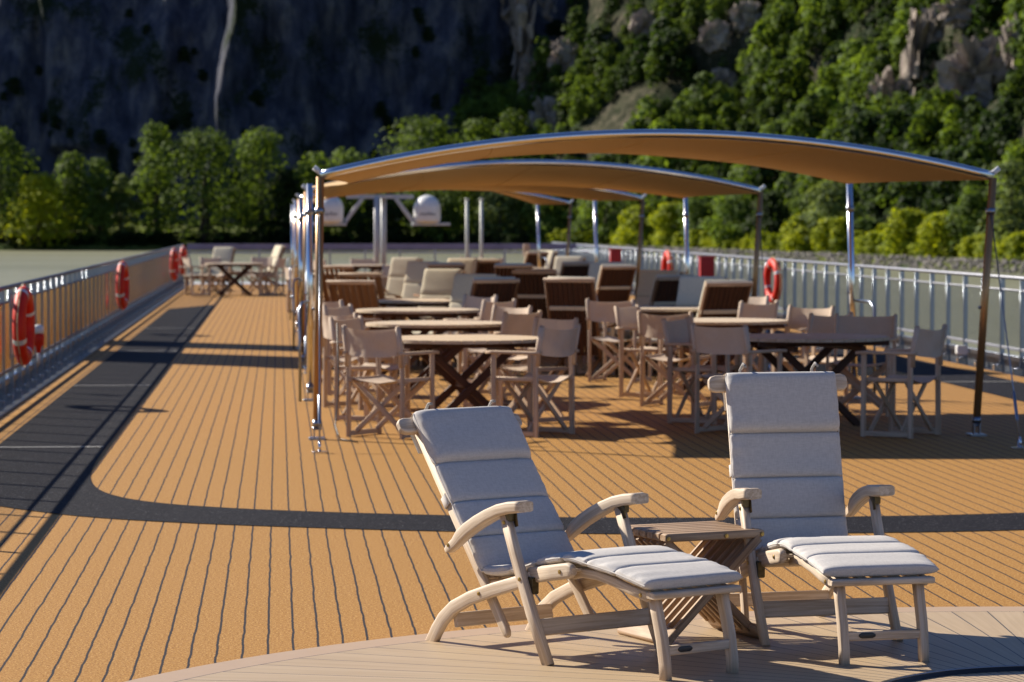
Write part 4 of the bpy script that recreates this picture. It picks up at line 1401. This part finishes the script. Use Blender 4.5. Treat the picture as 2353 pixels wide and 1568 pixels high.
b = MB(); b.tube([(.46, 23.6, .9), (.47, 23.62, .4), (.44, 23.4, .1), (.47, 23.2, .012), (.6, 22.9, .012)], .006, 6)
tag(b.build('power_cable', M['black']), 'thin dark cable hanging down to the deck beside the left canopy post', 'cable')

# ------------------------------------------------------------------ railings
def side_railing(X, y0, y1, inward, label):
    t = thing('railing', label, 'railing', (X, y0, 0))
    L = y1-y0
    b = MB(); b.tube([(0, 0, 1.07), (0, L, 1.07)], .022, 12); b.build('top_rail', M['rail_steel'], t)
    b = MB(); b.tube([(0, 0, .93), (0, L, .93)], .012, 8); b.build('middle_rail', M['rail_steel'], t)
    b = MB(); b.box((0, L/2, .27), (.03, L, .035), .004); b.build('bottom_rail', M['rail_steel'], t)
    b = MB(); b.box((-inward*.03, L/2, .16), (.05, L, .06), .004); b.build('lower_beam', M['steel'], t)
    pitch = .92
    n = int(L/pitch)
    pb = MB(); pb.sweep([(0, 0, -.02), (0, 0, 1.05)], (1, 0, 0), .058, .014, .002, 1)
    post = pb.build('post', M['steel'], t)
    bb = MB()
    nb_ = 20 if inward > 0 else 16
    for k in range(1, nb_):
        y = pitch*k/nb_
        bb.tube([(0, y, .28), (0, y, .93)], .0042 if inward > 0 else .0028, 6, caps=False)
    bars = bb.build('bar_panel', M['bar_reflection_gold'] if inward > 0 else M['steel'], t)
    kb = MB(); kb.box((inward*.05, 0, .02), (.10, .06, .10), .006); kb.tube([(inward*.05, -.06, .06), (inward*.05, .06, .06)], .018, 8)
    brk = kb.build('hinge_bracket', M['chrome'], t)
    for i in range(n+1):
        if i == 0: continue
        p = post.copy(); COL.objects.link(p); p.parent = t; p.location = (0, i*pitch, 0)
        q = brk.copy(); COL.objects.link(q); q.parent = t; q.location = (0, i*pitch, 0)
        if i < n:
            g = bars.copy(); COL.objects.link(g); g.parent = t; g.location = (0, i*pitch, 0)
    return t
side_railing(-2.60, 10.0, 82.0, 1, 'long steel railing along the left edge of the deck, bars tinted with golden deck reflection')
side_railing(8.25, 6.0, 90.0, -1, 'long steel railing along the right edge of the deck with flat blue grey posts')
t = thing('bow_railing', 'dark horizontal rail and panels across the far end of the deck', 'railing', (2.85, 82.2, 0))
b = MB(); b.box((0, 0, 1.02), (10.7, .12, .16), .02); b.build('top_panel', M['panel'], t)
b = MB(); b.box((0, .05, .86), (10.7, .05, .06), .01); b.build('middle_rail', M['steel'], t)
b = MB(); b.box((0, .05, .30), (10.7, .05, .05), .01); b.build('bottom_rail', M['steel'], t)
for k in range(12):
    b = MB(); b.box((-5.3+k*.9636, .03, .49), (.05, .03, .98), .004); b.build('post', M['steel'], t)
b = MB()
for k in range(1, 180):
    b.tube([(-5.3+k*.0592, .05, .3), (-5.3+k*.0592, .05, .86)], .0042, 5, caps=False)
tag(b.build('bar_panel', M['steel'], t), kind=None)

# life rings, red boxes, small fittings
def life_ring():
    t = thing('life_ring', 'ring', 'life ring')
    b = MB()
    V = []; F = []; NR, NS = 40, 14
    for i in range(NR):
        a = 2*PI*i/NR
        for j in range(NS):
            c = 2*PI*j/NS
            r = .295+.075*math.cos(c); x = .062*math.sin(c)
            V.append((x, r*math.cos(a), r*math.sin(a)))
            F.append((i*NS+j, i*NS+(j+1) % NS, ((i+1) % NR)*NS+(j+1) % NS, ((i+1) % NR)*NS+j))
    b.add(V, F, None, True); b.build('ring', M['red'], t)
    for a0 in (.42, PI/2+.42, PI+.42, 1.5*PI+.42):
        b = MB(); V = []; F = []
        for i in range(4):
            a = a0+(i-1.5)*.045
            for j in range(NS):
                c = 2*PI*j/NS
                r = .295+.0775*math.cos(c); x = .0645*math.sin(c)
                V.append((x, r*math.cos(a), r*math.sin(a)))
        for i in range(3):
            for j in range(NS): F.append((i*NS+j, i*NS+(j+1) % NS, (i+1)*NS+(j+1) % NS, (i+1)*NS+j))
        b.add(V, F, None, True); b.build('reflective_band', M['silver'], t)
    b = MB()
    b.tube([(.0, (.40+.02*math.cos(8*PI*k/64))*math.cos(2*PI*k/64), (.40+.02*math.cos(8*PI*k/64)-.03)*math.sin(2*PI*k/64)) for k in range(64)], .006, 6, closed=True)
    b.build('grab_line', M['rope'], t)
    b = MB(); b.box((-.12, 0, 0), (.02, .05, .62), .004); b.box((-.08, 0, .30), (.10, .045, .02), .004); b.box((-.08, 0, -.28), (.10, .045, .02), .004); b.build('holder', M['steel'], t)
    return t
LR = life_ring(); lru = [False]
def ring(px, pyt, pyb, X, label, yawr=0.0, side=1):
    Y = (X)*FOC/(px-640)
    o = copy_tree(LR) if lru[0] else LR
    lru[0] = True
    o.location = (X, Y, .735); o.rotation_euler = (0, 0, yawr if side > 0 else PI+yawr)
    o['label'] = label; o['group'] = 'life rings on the railings'
ring(61, 0, 0, -2.36, 'red life ring on the left railing nearest the camera', -.06)
ring(285, 0, 0, -2.36, 'second red life ring along the left railing', -.08)
ring(402, 0, 0, -2.36, 'left one of the close pair of red life rings ending the left railing', -.10)
ring(423, 0, 0, -2.36, 'right one of the close pair of red life rings ending the left railing', -.10)
ring(1783, 0, 0, 8.06, 'red life ring on the right railing nearest the camera', .15, -1)
ring(1537, 0, 0, 8.06, 'smaller looking red life ring farther along the right railing', .10, -1)
t = thing('life_ring_light', 'small white and red rescue light on the left railing beside the nearest life ring', 'rescue light', (-2.38, 29.9, .40))
b = MB(); b.lathe([(.02, 0), (.03, .06), (.055, .08), (.06, .17), (.05, .19)], 14); b.build('float', M['red'], t)
b = MB(); b.lathe([(.040, .19), (.055, .20), (.055, .26), (.02, .28)], 14); b.build('lamp_housing', M['white'], t)
b = MB(); b.tube([(0, 0, -.10), (0, 0, .01)], .016, 8); b.build('handle', M['white'], t)
for Y, lb in ((55.2, 'red fire box on the right railing beyond the dark loungers, the nearer of two'), (70.3, 'red fire box far along the right railing, the smaller looking of two')):
    t = thing('fire_box', lb, 'fire box', (7.95, Y, .42), 0, 'red boxes on the right railing')
    b = MB(); b.box((0, 0, .30), (.26, .20, .62), .02, 2); b.build('cabinet', M['fire_red'], t)
    b = MB(); b.box((-.01, -.108, .30), (.20, .012, .52), .004); b.build('door', M['fire_red'], t)
    b = MB(); b.box((0, 0, .625), (.30, .24, .03), .008); b.build('lid', M['fire_red'], t)
t = thing('deck_floodlight', 'small white box lamp low on the right railing beside the front canopy post', 'floodlight', (8.08, 34.9, .12))
b = MB(); b.box((0, 0, .06), (.13, .10, .11), .02, 2); b.build('housing', M['white'], t)
b = MB(); b.box((.07, 0, .05), (.06, .04, .03), .004); b.build('bracket', M['steel'], t)

# satellite mast
t = thing('satellite_mast', 'grey mast with two white satellite domes on outstretched arms at the far end', 'satellite mast', (2.55, 76.0, 0))
for x, nm in ((-.06, 0), (.12, 1)):
    b = MB(); b.tube([(x, nm*.25, 0), (x, nm*.25, 2.32)], .075, 14); b.build('post', M['grey_paint'], t)
b = MB(); b.box((0.03, .1, 2.34), (1.7, .22, .10), .02); b.build('crossbar', M['grey_paint'], t)
for sg, xc in ((-1, -1.25), (1, 1.22)):
    b = MB()
    b.bar((sg*.42, .0, 2.30), (sg*.86, .0, 1.70), (0, 1, 0), .10, .10, .01, 1)
    b.bar((sg*.83, .0, 1.64), (sg*1.80, .0, 1.64), (0, 1, 0), .34, .08, .01, 1)
    b.build('arm', M['grey_paint'], t)
    b = MB()
    pr = [(.30, 1.68), (.335, 1.70), (.345, 1.78), (.345, 2.02)] + [(.345*math.cos(a*PI/20), 2.02+.36*math.sin(a*PI/20)) for a in range(1, 10)] + [(.02, 2.381)]
    b.lathe(pr, 32, (xc, 0, 0)); dm = b.build('dome', M['white'], t)
    fc = bpy.data.curves.new('lettering', 'FONT'); fc.body = 'intellian'; fc.size = .135; fc.align_x = 'CENTER'; fc.extrude = .002
    tmp = bpy.data.objects.new('lettering', fc); COL.objects.link(tmp)
    me = bpy.data.meshes.new_from_object(tmp)
    bpy.data.objects.remove(tmp)
    for v in me.vertices:
        x, y, z = v.co
        a = x/.345
        rr = .349+z
        v.co = (xc+rr*math.sin(a), -rr*math.cos(a), 1.86+y)
    me.materials.clear(); me.materials.append(M['text'])
    o = bpy.data.objects.new('lettering', me); COL.objects.link(o); o.parent = dm
for x, lb in ((4.66, 'left one of two slender pale poles standing far back beneath the canopies'), (5.02, 'right one of two slender pale poles standing far back beneath the canopies')):
    t = thing('pole', lb, 'pole', (x, 74.0, 0), 0, 'two slender pale poles')
    b = MB(); b.tube([(0, 0, 0), (0, 0, 2.25)], .042, 12); b.build('shaft', M['pale_paint'], t)
    b = MB(); b.lathe([(.10, 0), (.10, .02), (.06, .03)], 14); b.lathe([(.06, 2.25), (.055, 2.28), (.0, 2.285)], 12); b.build('fitting', M['pale_paint'], t)
t = thing('dispenser_stand', 'small pale stand at the bow rail right of the slender poles', 'stand', (6.6, 79.5, 0))
b = MB(); b.tube([(0, 0, 0), (0, 0, .75)], .035, 10); b.build('post', M['pale_paint'], t)
b = MB(); b.box((0, 0, .93), (.17, .14, .36), .04, 2); b.build('head', M['chair_wood'], t)
# unseen stand-in columns, added to cast the shadow bands on the left deck
for x, y, r, lb in ((-10.0, 48.3, .75, 'slim unseen column added beside the ship to cast a shadow band'), (-10.0, 44.3, 1.2, 'thick unseen column added beside the ship to cast a shadow band')):
    t = thing('shadow_column', lb, 'shadow column', (x, y, WATER-1), 0, 'unseen shadow columns beside the ship')
    b = MB(); b.tube([(0, 0, 0), (0, 0, 16.2)], r, 24); b.build('column', M['grey_paint'], t)
    b = MB(); b.lathe([(r*1.1, 16.2), (r*1.1, 16.5), (.02, 16.7)], 24); b.build('cap', M['white'], t)
